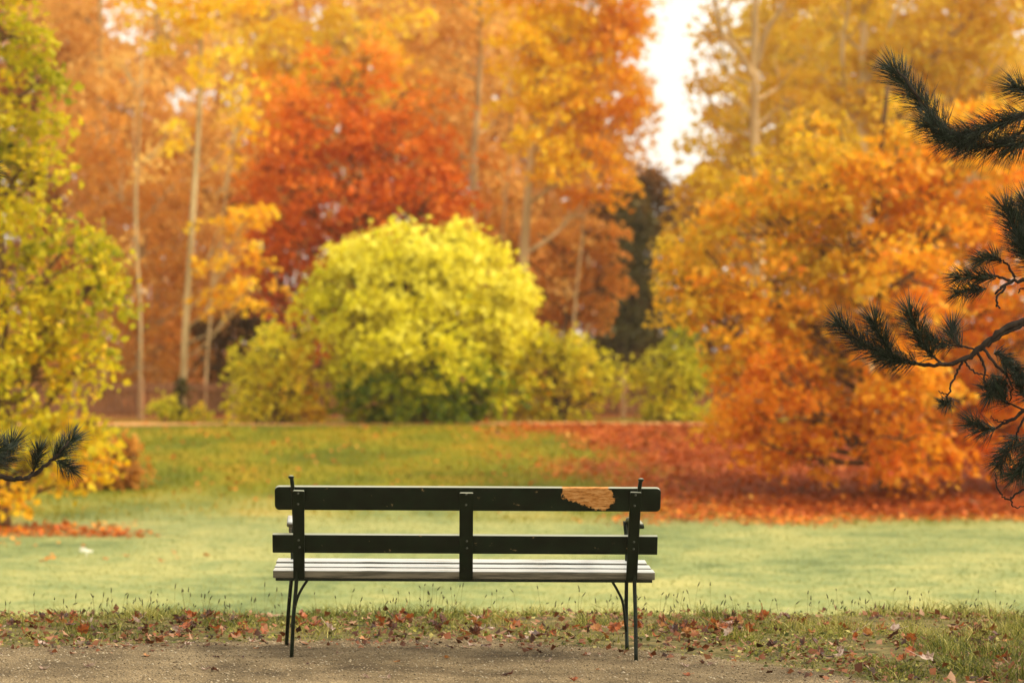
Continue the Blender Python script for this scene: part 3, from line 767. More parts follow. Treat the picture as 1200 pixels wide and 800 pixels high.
FW = wood_mat('fence_boards', srgb(122, 78, 50), srgb(160, 108, 70)); FP = wood_mat('fence_post_wood', srgb(156, 116, 78), srgb(188, 148, 106))
fy = 44.2
def boxes(lst):
    bm = bmesh.new()
    for cx, cy, cz, sx, sy, sz in lst:
        r = bmesh.ops.create_cube(bm, size=1); bmesh.ops.scale(bm, vec=(sx, sy, sz), verts=r['verts']); bmesh.ops.translate(bm, vec=(cx, cy, cz), verts=r['verts'])
    return bm
fz = float(ground_z(0, fy))
fence = thing('picket_fence', (0, fy, fz), 'low red brown picket fence with pale posts behind the shrubs', 'fence')
posts = [-8.4, -6.3, -5.05, -3.32, -1.3, .9, 2.2, 4.02, 6.2, 8.4]
for i, xp in enumerate(posts):
    bm = boxes([(xp, -.05, .36, .09, .09, .78)]); bmesh.ops.bevel(bm, geom=bm.edges[:], offset=.012, segments=1, affect='EDGES'); bm_obj('post', bm, FP, fence)
    if i + 1 < len(posts):
        x0, x1 = xp + .06, posts[i + 1] - .06; nn = int((x1 - x0) / .115)
        bm_obj('picket_panel', boxes([(x0 + (k + .5) * (x1 - x0) / nn, .045, .37 + random.uniform(-.008, .008), .092, .018, .60) for k in range(nn)]), FW, fence)
        for zr in (.16, .56): bm_obj('rail', boxes([((x0 + x1) / 2, -.005, zr, x1 - x0 + .02, .04, .06)]), FW, fence)


# =================================================================== SHRUBS AND TREES
# lobes: (px, py, rx, ry, tint[, depth offset, density])
BG = 'trees of the wood behind the lawn'
tree('lemon_shrub', 'largest rounded shrub, bright lemon yellow with green lower leaves, centre of the bank top', 'shrub', 41.6,
     [(490, 497), (490, 400)], .07, .04,
     [(470, 340, 95, 70, .84, 0), (545, 335, 75, 72, .88, .2), (430, 375, 68, 62, .68, -.1), (572, 385, 50, 55, .74, .1), (520, 300, 60, 36, .95, .1), (445, 295, 50, 30, .92, .2), (545, 290, 30, 28, .95),
      (500, 400, 100, 55, .62, -.5), (455, 455, 66, 42, .20, -.4), (535, 450, 66, 46, .24, -.4), (412, 430, 28, 50, .50), (590, 430, 26, 46, .55), (495, 474, 88, 26, .10, -.5), (384, 335, 24, 34, .75), (606, 370, 24, 38, .72), (476, 277, 14, 22, .95), (541, 278, 12, 22, .95), (505, 278, 12, 18, .92), (438, 284, 13, 20, .9), (600, 328, 14, 22, .8), (392, 298, 14, 22, .8), (575, 300, 14, 18, .85), (362, 352, 12, 16, .7)],
     PAL_SHRUB, BARK_DARK, leaf=.12, rc=.26, lpc=30, dens=6.5, flat=.35, parts=('stem', 'foliage'), extra_stems=8, jit=.17)
tree('yellow_green_shrub', 'smaller yellow green round shrub left of the lemon yellow one', 'shrub', 41.2, [(328, 496), (328, 440)], .05, .02,
     [(322, 410, 40, 34, .62), (300, 445, 30, 40, .66), (340, 450, 38, 44, .70), (318, 478, 46, 18, .60), (350, 392, 12, 26, .72), (366, 470, 14, 24, .95)],
     PAL_OLIVE, BARK_DARK, leaf=.11, rc=.24, lpc=28, dens=6.5, flat=.35, parts=('stem', 'foliage'), extra_stems=5)
tree('olive_shrub', 'loose olive green shrub directly right of the lemon yellow one', 'shrub', 41.9, [(650, 497), (652, 440)], .05, .02,
     [(652, 420, 46, 30, .58), (690, 428, 42, 32, .54), (628, 445, 34, 36, .72), (655, 470, 44, 24, .68), (715, 440, 22, 24, .54), (640, 390, 18, 20, .52), (672, 400, 22, 22, .58), (612, 478, 20, 16, .85)],
     PAL_OLIVE, BARK_DARK, leaf=.11, rc=.24, lpc=26, dens=5.0, flat=.35, parts=('stem', 'foliage'), extra_stems=6)
tree('olive_shrub', 'olive green shrub beside the fence post and the orange maple', 'shrub', 42.2, [(788, 500), (788, 450)], .05, .02,
     [(785, 430, 46, 34, .48), (775, 465, 36, 36, .58), (810, 455, 30, 42, .34), (800, 486, 40, 16, .42), (800, 400, 26, 22, .30)],
     PAL_OLIVE, BARK_DARK, leaf=.11, rc=.24, lpc=26, dens=5.0, flat=.35, parts=('stem', 'foliage'), extra_stems=5)
tree('low_shrub', 'small low yellow shrub at the foot of the slim pale trunk', 'shrub', 42.8, [(192, 494), (192, 484)], .02, .01,
     [(190, 474, 20, 10, .62), (204, 484, 16, 10, .75), (230, 486, 12, 9, .78)], PAL_OLIVE, BARK_DARK, leaf=.10, rc=.18, lpc=22, dens=7, flat=.4, parts=('stem', 'foliage'))
tree('russet_shrub', 'rust brown low shrub beside the yellow green maple', 'shrub', 32.2, [(145, 575), (146, 562)], .03, .015,
     [(145, 545, 24, 32, .35), (125, 568, 26, 18, .4), (152, 574, 18, 16, .3), (70, 580, 50, 12, .45), (148, 520, 14, 18, .5)], PAL_BROWN, BARK_DARK, leaf=.09, rc=.18, lpc=26, dens=7, flat=.4, parts=('stem', 'foliage'))

# left maple, its trunk at the frame edge
tree('yellow_green_maple', 'yellow green maple at the left edge, its branches down to the lawn', 'tree', 27.6,
     [(2, 616), (4, 470), (-2, 300), (-12, 120), (-20, -120)], .085, .04,
     [(30, 110, 44, 60, 0.36), (0, 40, 50, 50, 0.45), (52, 190, 32, 36, 0.32, .4), (15, 215, 70, 60, 0.30), (80, 280, 52, 34, 0.24, .2), (130, 300, 34, 24, 0.28), (112, 330, 42, 30, 0.40), (35, 330, 70, 50, 0.32), (70, 375, 48, 44, 0.36), (40, 440, 66, 50, 0.48),
      (100, 420, 34, 40, 0.45), (110, 490, 34, 26, 0.60), (60, 500, 54, 34, 0.52), (95, 545, 30, 26, 0.74), (40, 545, 44, 24, 0.68), (-60, 150, 60, 140, 0.40), (-80, 380, 60, 140, 0.40), (-40, 520, 50, 40, 0.50), (20, 480, 40, 40, 0.50, -.6), (10, 400, 40, 50, 0.40, -.6), (15, 570, 34, 22, 0.70, -.4), (-20, -80, 80, 70, 0.40)],
     PAL_YGREEN, BARK_MID, leaf=.10, rc=.30, lpc=42, dens=5.2, flat=.3, jit=.18)

# big orange maple at the right
tree('orange_maple', 'broad low orange maple at right with boughs over the red leaf carpet', 'tree', 32.0,
     [(1040, 575), (1036, 420), (1030, 250), (1040, 100)], .10, .03,
     [(900, 250, 80, 55, 0.95, .5, .8), (830, 290, 50, 44, 0.95, .6, .8), (820, 345, 48, 40, 0.82), (900, 330, 80, 60, 0.78), (960, 210, 80, 55, 0.74), (1050, 190, 80, 50, 0.68), (1140, 180, 70, 50, 0.62), (1190, 250, 70, 70, 0.58), (1090, 270, 90, 60, 0.64), (1000, 290, 80, 60, 0.74),
      (870, 410, 52, 44, 0.80, -.4), (950, 390, 80, 60, 0.70), (1050, 370, 90, 60, 0.58), (1150, 370, 80, 70, 0.50), (860, 480, 58, 36, 0.50, -.5), (930, 470, 70, 46, 0.54, -.4), (1020, 460, 80, 50, 0.54), (1110, 470, 80, 50, 0.46), (1190, 470, 60, 60, 0.40),
      (930, 525, 46, 28, 0.50, -.8), (1060, 525, 44, 34, 0.36, -.8), (1010, 540, 30, 18, 0.44, -.9), (1140, 520, 50, 30, 0.38, -.4), (1280, 300, 90, 150, 0.52), (1270, 470, 70, 60, 0.44), (880, 515, 26, 20, 0.54, -.8), (960, 150, 60, 30, 0.92, .8, .6), (1080, 130, 70, 36, 0.87, .8, .6), (880, 195, 50, 30, 0.95, .8, .6), (1170, 120, 50, 30, 0.72, .8, .6), (800, 330, 26, 26, 0.92, .4, .6), (1040, 330, 50, 50, 0.62, -1.3), (1040, 430, 60, 50, 0.62, -1.4), (1030, 510, 60, 30, 0.42, -1.4), (900, 440, 50, 40, 0.59, -1.0)],
     PAL_ORANGE, BARK_MID, leaf=.105, rc=.28, lpc=42, dens=5.2, flat=.26, jit=.24)

# the wood: middle rank
tree('slim_ash', 'slim pale trunk with layered orange yellow sprays, left of the shrubs', 'tree', 43.0, [(212, 493), (218, 380), (228, 220), (234, 100), (236, -80)], .072, .035,
     [(290, 255, 36, 22, .50), (275, 300, 44, 18, .55), (295, 330, 40, 14, .62), (255, 270, 24, 16, .5), (285, 355, 36, 10, .55), (250, 350, 22, 10, .6), (190, 30, 60, 50, .72, 0, .45), (260, 60, 50, 60, .78, 0, .5), (230, -40, 90, 60, .7), (280, 150, 40, 30, .70, .2, .5), (215, 160, 26, 30, .7, 0, .4)],
     PAL_GOLD, BARK_PALE, leaf=.13, rc=.32, lpc=30, dens=4.0, flat=.2, limbs=.45)
ivy = tree('ivy_plant', 'dark green ivy wrapped round the foot of the slim pale trunk', 'plant', 42.9, [(212, 493), (213, 460)], .03, .01, [(212, 478, 7, 18, .2), (214, 455, 6, 14, .25)], PAL_CONIFER, BARK_DARK, leaf=.07, rc=.10, lpc=26, dens=5, parts=('stem', 'foliage'))
tree('red_maple', 'deep red orange maple behind the lemon yellow shrub', 'tree', 46.0, [(420, 480), (422, 330), (415, 220), (412, 140)], .10, .02,
     [(400, 210, 90, 55, .30), (335, 215, 52, 50, .30), (350, 275, 60, 40, .26), (440, 250, 80, 44, .24), (510, 225, 50, 50, .34), (400, 150, 70, 44, .40), (470, 165, 64, 46, .46), (340, 160, 44, 36, .48), (395, 95, 70, 50, .60, 0, .7), (340, 120, 50, 44, .62, .2, .5), (470, 110, 60, 44, .60, .2, .5), (300, 180, 40, 60, .55, .3, .6), (540, 210, 40, 50, .45, .3, .6), (310, 310, 40, 28, .2), (330, 350, 30, 24, .16), (520, 270, 40, 30, .3), (430, 70, 60, 44, .72, 0, .5), (370, 380, 40, 40, .2), (440, 300, 70, 40, .22), (390, 330, 50, 36, .2), (480, 250, 60, 34, .3, .5)],
     PAL_RED, BARK_MID, leaf=.135, rc=.38, lpc=34, dens=5.0, flat=.22)
tree('tall_birch', 'tall thin pale trunk with peach orange crown, above the lemon yellow shrub', 'tree', 48.0, [(557, 470), (557, 330), (555, 200), (562, 80), (562, -60)], .085, .05,
     [(520, 60, 52, 50, .50, .6), (575, 20, 30, 34, .55, -.2, .5), (500, 130, 40, 40, .40, .6), (540, 180, 40, 34, .35, .8), (500, -40, 110, 60, .6), (590, 130, 26, 40, .45, .7), (525, 10, 40, 40, .55, .4)],
     PAL_TAN, BARK_PALE, leaf=.14, rc=.36, lpc=30, dens=4.6)
tree('golden_maple', 'tall golden yellow maple with pale bare lower trunk near the sky gap', 'tree', 46.5, [(611, 470), (613, 330), (618, 240), (624, 170), (632, 40), (640, -80)], .115, .05,
     [(615, 55, 36, 40, .70, -.5), (650, 90, 44, 40, .72, -.4), (610, 110, 34, 26, .66, -.5), (665, 50, 50, 44, .62), (640, 160, 46, 28, .66, -.5), (690, 110, 42, 40, .52), (690, 170, 46, 30, .44), (720, 60, 32, 48, .36), (735, 130, 26, 36, .34), (655, 195, 44, 16, .60, -.4), (640, -20, 80, 50, .6), (710, -20, 50, 50, .45), (700, 215, 40, 22, .35), (738, 20, 20, 36, .35)],
     PAL_GOLD, BARK_BEECH, leaf=.14, rc=.34, lpc=34, dens=5.0, flat=.2)
tree('copper_beech', 'young copper orange beech under the golden maple', 'tree', 48.5, [(660, 480), (662, 380), (660, 280)], .07, .03,
     [(640, 280, 40, 30, .66), (690, 270, 40, 22, .78), (670, 310, 50, 26, .66), (640, 345, 44, 26, .58), (700, 335, 36, 30, .6), (590, 270, 36, 50, .50), (680, 370, 46, 26, .48), (600, 330, 30, 30, .5), (716, 300, 26, 30, .6)],
     PAL_BROWN, BARK_MID, leaf=.12, rc=.32, lpc=34, dens=5.0, flat=.18)
tree('dark_yew', 'dark green yew in the shade below the sky gap', 'tree', 54.0, [(742, 480), (742, 300)], .12, .04,
     [(740, 290, 26, 50, .25), (742, 350, 36, 50, .25), (735, 400, 46, 44, .3), (746, 245, 20, 26, .4)], PAL_CONIFER, BARK_DARK, leaf=.10, rc=.28, lpc=60, dens=7, flat=.35)
tree('brown_hornbeam', 'dark brown hornbeam filling the dip under the sky gap', 'tree', 57.0, [(765, 478), (765, 300), (762, 220)], .10, .04,
     [(765, 225, 34, 34, .42), (790, 260, 34, 36, .48), (800, 320, 40, 50, .36), (755, 390, 50, 60, .22), (720, 250, 30, 40, .5), (790, 400, 40, 50, .24), (750, 205, 26, 14, .8, 0, .5), (770, 270, 50, 50, .5), (720, 340, 40, 60, .4)], PAL_DARK, BARK_DARK, leaf=.13, rc=.36, lpc=42, dens=6.5)
tree('old_beech', 'tall beech with pale forking limbs right of the sky gap', 'tree', 47.0, [(893, 480), (890, 320), (886, 200), (884, 90), (886, -60)], .13, .06,
     [(838, 50, 20, 44, .62, .6, .7), (826, 100, 16, 30, .6, .4, .5), (850, 110, 30, 50, .62, .5, .8), (835, 175, 34, 34, .55, .4, .8), (850, 215, 50, 34, .36), (920, 190, 50, 50, .56, .7), (930, 110, 50, 50, .62, .8, .7), (960, 50, 50, 50, .60, .8, .7), (860, 20, 24, 40, .70, .7, .6), (890, -60, 90, 60, .6), (815, 210, 24, 26, .42), (800, 250, 26, 30, .35), (960, 160, 50, 40, .6, .5), (850, 270, 50, 30, .40)],
     PAL_BEECH, BARK_BEECH, leaf=.14, rc=.34, lpc=28, dens=4.2, limbs=1.2, wander=.03,
     boughs=[([(884, 95), (868, 66), (846, 44), (836, 14), (830, -40)], .07, .03), ([(887, 80), (896, 40), (914, 8), (926, -40)], .07, .03), ([(866, 64), (850, 26), (856, -20)], .04, .02), ([(846, 44), (824, 34), (806, 20)], .03, .008)])
tree('gold_beech', 'spreading old gold beech above the orange maple at right', 'tree', 45.0, [(1018, 480), (1014, 300), (1010, 140), (1012, 40), (1016, -60)], .13, .05,
     [(1000, 110, 50, 40, .50), (1060, 70, 60, 50, .52), (1040, 140, 50, 36, .45), (1110, 50, 60, 50, .46), (1120, 120, 60, 40, .40), (1180, 70, 60, 60, .48), (980, 30, 50, 50, .60, .3, .8), (1050, -20, 120, 50, .5), (1190, 150, 50, 40, .42), (1170, -20, 70, 50, .5), (960, 90, 30, 40, .6, 0, .7)],
     PAL_BEECH, BARK_BEECH, leaf=.14, rc=.36, lpc=30, dens=4.8, limbs=1.2, wander=.03,
     boughs=[([(1010, 140), (990, 108), (984, 60), (990, 10), (986, -30)], .055, .03), ([(1011, 100), (1030, 70), (1040, 30), (1060, -20)], .05, .03), ([(1011, 160), (1000, 130), (975, 118)], .03, .01)])
tree('russet_oak', 'rust brown oak behind the slim pale trunk at left', 'tree', 50.0, [(160, 482), (162, 380), (160, 260), (158, 120)], .06, .008,
     [(130, 220, 50, 50, .55), (170, 290, 52, 50, .50), (120, 360, 46, 50, .46), (185, 380, 46, 46, .48), (160, 430, 60, 36, .40), (200, 220, 40, 50, .62), (110, 150, 40, 44, .66), (240, 420, 40, 34, .38), (230, 330, 30, 40, .5), (130, 460, 50, 24, .34)],
     PAL_BROWN, BARK_PALE, leaf=.12, rc=.36, lpc=30, dens=4.6)
tree('brown_hazel', 'dark brown hazel thicket above the fence, left of the yellow shrubs', 'shrub', 49.0, [(290, 482), (290, 430)], .05, .02,
     [(280, 410, 44, 40, .16), (310, 370, 40, 40, .20), (260, 450, 34, 30, .18), (330, 430, 40, 40, .14), (300, 460, 60, 24, .12), (250, 390, 30, 34, .3)], PAL_DARK, BARK_DARK, leaf=.11, rc=.32, lpc=36, dens=5.5, extra_stems=6, parts=('stem', 'foliage'))

for lab, d, tr_, lo, mt in [
    ('slim bare sapling with pale bark between the left maple and the slim pale trunk', 44.5, [(163, 492), (165, 380), (160, 250), (166, 90), (164, -30)], [(150, 300, 26, 40, .5, .3, .35), (180, 180, 30, 50, .6, .3, .35), (150, 90, 34, 50, .6, .3, .4)], PAL_TAN),
    ('thin leaning sapling just right of the slim pale trunk', 45.5, [(238, 490), (246, 380), (262, 250), (276, 150)], [(262, 220, 24, 40, .5, .3, .35), (286, 130, 30, 36, .55, .2, .4)], PAL_TAN),
    ('thin forked sapling between the tall thin trunk and the golden maple', 47.5, [(578, 490), (584, 320), (596, 200), (600, 80)], [(590, 210, 22, 40, .45, .3, .35), (600, 110, 24, 40, .5, .3, .35)], PAL_TAN),
    ('thin grey sapling under the copper orange beech, right of the pale trunk', 47.0, [(668, 490), (672, 380), (682, 280), (690, 200)], [(684, 250, 26, 40, .5, .3, .35), (672, 340, 20, 30, .45, .3, .35)], PAL_TAN)]:
    tree('young_birch', lab, 'tree', d, tr_, .035, .010, lo, mt, BARK_PALE, leaf=.11, rc=.30, lpc=24, dens=4.0, wander=.05)

# the wood: rear rank, thin tan and brown crowns against the sky
rear = [('tan_beech', 'tall tan beech with a thin see-through crown at upper left', 60, [(120, 470), (122, 300), (118, 100), (120, -60)], [(110, 60, 56, 50, .55, 0, .6), (150, 120, 56, 54, .55), (90, 150, 50, 60, .5), (140, 220, 60, 50, .45), (100, 20, 70, 40, .6, 0, .5), (150, -60, 100, 50, .6, 0, .6), (110, 300, 60, 60, .4), (60, 380, 60, 70, .4)], PAL_TAN),
        ('tan_beech', 'tall pale tan beech behind the slim pale trunk', 62, [(185, 470), (186, 280), (184, 60), (186, -60)], [(200, 90, 50, 60, .62, 0, .55), (230, 170, 54, 56, .58), (180, 190, 50, 56, .55), (240, 30, 50, 50, .7, 0, .45), (200, 280, 60, 60, .45), (250, 330, 60, 60, .4), (210, -60, 90, 50, .6, 0, .5), (180, 400, 60, 60, .35)], PAL_TAN),
        ('pale_ash', 'pale yellow ash above the red maple, twin trunks showing', 58, [(425, 470), (424, 260), (420, 60), (424, -60)], [(330, 60, 50, 50, .74, 0, .6), (400, 50, 46, 50, .9, 0, .8), (440, 90, 50, 40, .8), (460, 20, 40, 34, .95, 0, .7), (350, 120, 50, 40, .6), (310, 120, 40, 50, .66, 0, .7), (400, -50, 110, 40, .8, 0, .7), (290, 30, 40, 50, .8, 0, .5)], PAL_GOLD),
        ('orange_beech', 'peach orange beech behind the tall thin pale trunk', 60, [(500, 470), (502, 250), (505, 60)], [(490, 60, 50, 60, .5), (520, 140, 56, 60, .42), (560, 220, 60, 60, .35), (470, 10, 40, 50, .6, 0, .7), (560, 60, 60, 60, .5), (520, -60, 90, 50, .55), (590, 320, 60, 60, .25), (500, 330, 60, 60, .2)], PAL_TAN),
        ('orange_beech', 'peach orange beech whose right side borders the sky gap', 63, [(690, 470), (690, 250), (694, 60)], [(710, 60, 42, 50, .45), (735, 120, 26, 40, .4), (660, 120, 56, 60, .42), (725, 180, 30, 30, .38), (640, 30, 60, 60, .5), (680, 220, 56, 50, .3), (720, 10, 36, 40, .5), (700, -60, 60, 40, .5), (760, 20, 14, 40, .5, 0, .35), (630, 300, 60, 70, .25), (756, 110, 14, 30, .4, 0, .4)], PAL_TAN),
        ('brown_beech', 'brown beech behind the old beech at right', 64, [(930, 470), (930, 250), (932, 60)], [(870, 130, 34, 60, .5), (930, 60, 56, 60, .6), (900, 220, 70, 60, .45), (980, 150, 60, 70, .55), (940, -50, 80, 50, .6), (850, 300, 60, 60, .4), (940, 320, 80, 70, .4)], PAL_BEECH),
        ('brown_beech', 'brown gold beech in the rear at the right edge', 62, [(1110, 470), (1110, 250), (1112, 60)], [(1060, 60, 70, 70, .5), (1140, 90, 70, 70, .45), (1080, 180, 80, 70, .4), (1180, 180, 60, 80, .4), (1110, -50, 110, 50, .5), (1120, 300, 110, 80, .4)], PAL_BEECH),
        ('rust_beech', 'rust coloured beech low behind the red maple', 66, [(330, 470), (332, 300)], [(300, 250, 80, 60, .4), (380, 320, 80, 60, .35), (280, 350, 70, 60, .3), (430, 400, 90, 70, .25), (250, 200, 50, 60, .5)], PAL_BROWN),
        ('rust_beech', 'rust coloured beech low behind the copper orange one', 67, [(600, 470), (602, 320)], [(560, 340, 80, 70, .4), (650, 390, 90, 70, .35), (700, 300, 50, 60, .42), (600, 260, 70, 50, .45)], PAL_BROWN),
        ('rust_beech', 'rust coloured beech low behind the orange maple', 66, [(1000, 470), (1000, 300)], [(900, 420, 100, 70, .3), (1030, 400, 110, 80, .35), (1150, 420, 100, 80, .35), (840, 380, 40, 60, .3)], PAL_BROWN),
        ('brown_oak', 'brown oak in the rear at the left edge', 64, [(40, 470), (42, 280), (40, 60)], [(20, 60, 70, 70, .5), (70, 40, 50, 60, .6), (40, 180, 80, 80, .4), (30, 320, 90, 90, .35), (-30, 440, 80, 60, .3), (90, 440, 70, 50, .3), (20, -50, 90, 50, .5)], PAL_BROWN)]
rear += [('hazy_beech', 'far hazy golden beech behind the pale yellow ash', 76, [(350, 470), (350, 200)], [(300, 60, 90, 90, .7), (400, 130, 90, 80, .6), (330, 200, 90, 80, .5), (420, 20, 90, 70, .75), (300, -40, 100, 60, .7)], PAL_TAN),
         ('hazy_beech', 'far hazy peach beech above the copper orange one', 78, [(580, 470), (580, 200)], [(540, 60, 90, 90, .6), (630, 120, 80, 80, .5), (560, 200, 90, 80, .4), (600, -20, 90, 60, .6), (480, 160, 80, 80, .45), (690, 230, 60, 70, .4), (470, 270, 90, 70, .4), (600, 300, 90, 70, .35)], PAL_TAN),
         ('hazy_beech', 'far hazy beech behind the thin tan crown at upper left', 75, [(90, 470), (90, 200)], [(60, 80, 90, 90, .55), (170, 130, 90, 90, .55, 0, .7), (100, 230, 100, 90, .45), (220, 230, 90, 80, .5), (130, 370, 110, 90, .4), (240, 390, 90, 80, .35), (40, -20, 90, 60, .6), (200, 30, 80, 60, .7, 0, .45)], PAL_TAN),
         ('hazy_beech', 'far hazy gold beech behind the old beech with forking limbs', 77, [(960, 470), (960, 200)], [(900, 70, 50, 80, .55), (990, 80, 90, 90, .5), (930, 200, 110, 80, .4), (1050, 200, 90, 80, .4), (960, -30, 100, 50, .5), (860, 250, 60, 60, .35)], PAL_BEECH),
         ('hazy_beech', 'far hazy gold beech at the right edge behind everything', 79, [(1150, 470), (1150, 200)], [(1120, 70, 90, 90, .5), (1200, 140, 80, 90, .4), (1110, 220, 90, 80, .4), (1150, -30, 100, 50, .5)], PAL_BEECH)]
for nm, lab, d, tr_, lo, mt in rear:
    tree(nm, lab, 'tree', d, tr_, .12, .05, lo, mt, BARK_PALE if mt in (PAL_TAN, PAL_GOLD) else BARK_MID, leaf=.18 if d < 70 else .24, rc=.5 if d < 70 else .65, lpc=40, dens=6.5 if d < 70 else 7.5, flat=.3)


# =================================================================== PINES reaching into the frame
def needles(paths, length, per_m, name, parent, spread=0.74):
    Vs, Ts = [], []
    for path, L_, t0 in paths:
        c = curve(path, 14); seg = np.linalg.norm(np.diff(c, axis=0), axis=1); tot = seg.sum(); n_ = int(per_m * tot * (1 - t0)) + 30
        u = t0 + (1 - t0) * np.concatenate([RNG.random(n_ - 30), 1 - 0.08 * RNG.random(30)])
        cum = np.concatenate([[0], np.cumsum(seg)]) / tot
        pos = np.stack([np.interp(u, cum, c[:, k]) for k in range(3)], 1)
        tg = np.gradient(c, axis=0); tg = unit(tg); t = unit(np.stack([np.interp(u, cum, tg[:, k]) for k in range(3)], 1))
        rad = RNG.normal(0, 1, (n_, 3)); rad = unit(rad - t * np.sum(rad * t, 1, keepdims=True))
        an = np.clip(RNG.normal(spread, .22, n_), .1, 1.35); an[-30:] *= .55
        dr = t * np.cos(an)[:, None] + rad * np.sin(an)[:, None] + np.array([0, 0, .10]); dr = unit(dr)
        ln = L_ * length * (.7 + .45 * RNG.random(n_))
        w = .0011 + .0006 * RNG.random(n_)
        s1 = unit(np.cross(dr, RNG.normal(0, 1, (n_, 3)))); s2 = np.cross(dr, s1)
        mid = pos + dr * (ln * .5)[:, None] + rad * (ln * .03)[:, None]
        tip = pos + dr * ln[:, None] + np.array([0, 0, -1]) * (ln * .06)[:, None]
        W = w[:, None]
        V = np.stack([pos + s1 * W, pos - .5 * s1 * W + .87 * s2 * W, pos - .5 * s1 * W - .87 * s2 * W,
                      mid + s1 * W * .9, mid - .45 * s1 * W + .78 * s2 * W, mid - .45 * s1 * W - .78 * s2 * W, tip], 1)
        Vs.append(V); Ts.append(np.clip(.3 + RNG.normal(0, .22, n_) + (RNG.random() - .5) * .2, 0, 1))
    V = np.concatenate(Vs); n_ = len(V); i = np.arange(n_)[:, None] * 7
    q = np.array([[0, 1, 4, 3], [1, 2, 5, 4], [2, 0, 3, 5]]); t3 = np.array([[3, 4, 6], [4, 5, 6], [5, 3, 6]])
    tt = np.concatenate(Ts)
    return mesh_obj(name, V.reshape(-1, 3), [(i[:, None] + q[None]).reshape(-1, 4), (i[:, None] + t3[None]).reshape(-1, 3)], PAL_PINE, parent, tint=np.concatenate([np.repeat(tt, 3), np.repeat(tt, 3)]))


def px_path(pts, d, dd=0.0):
    return [P(p[0], p[1], d) + np.array([0, dd * i / max(1, len(pts) - 1), 0]) for i, p in enumerate(pts)]


def pine(label, d, bx, branches, height):
    bz = float(ground_z(bx, d)); root = thing('pine_tree', (bx, d, bz), label, 'tree')
    T = Tubes(); T.add(curve([(bx, d, bz - .1), (bx + .03, d, bz + height * .5), (bx - .02, d + .05, bz + height)], 16), np.linspace(.13, .05, 16), 12)
    T.build('trunk', BARK_PINE, root)
    for wood, shoots in branches:
        T = Tubes()
        for pts, r_ in wood:
            p_ = px_path(pts[0], d, pts[1]) if isinstance(pts, tuple) else px_path(pts, d)
            c = curve(p_, 6 * len(p_)); c = c + RNG.normal(0, .0035, c.shape) * np.linspace(0, 1, len(c))[:, None] ** .3; rr = np.linspace(r_[0], r_[1], len(c)) * (1 + .12 * np.sin(np.arange(len(c)) * 2.1)); T.add(c, rr, 7)
        b = T.build('branch', BARK_PINE, root)
        sh = []
        for pts, L_, t0 in shoots:
            dd = RNG.normal(0, .05); sh.append((px_path(pts, d, dd), L_, t0))
            T2 = Tubes()
        needles(sh, .152, 1500, 'needles', b)
    return root


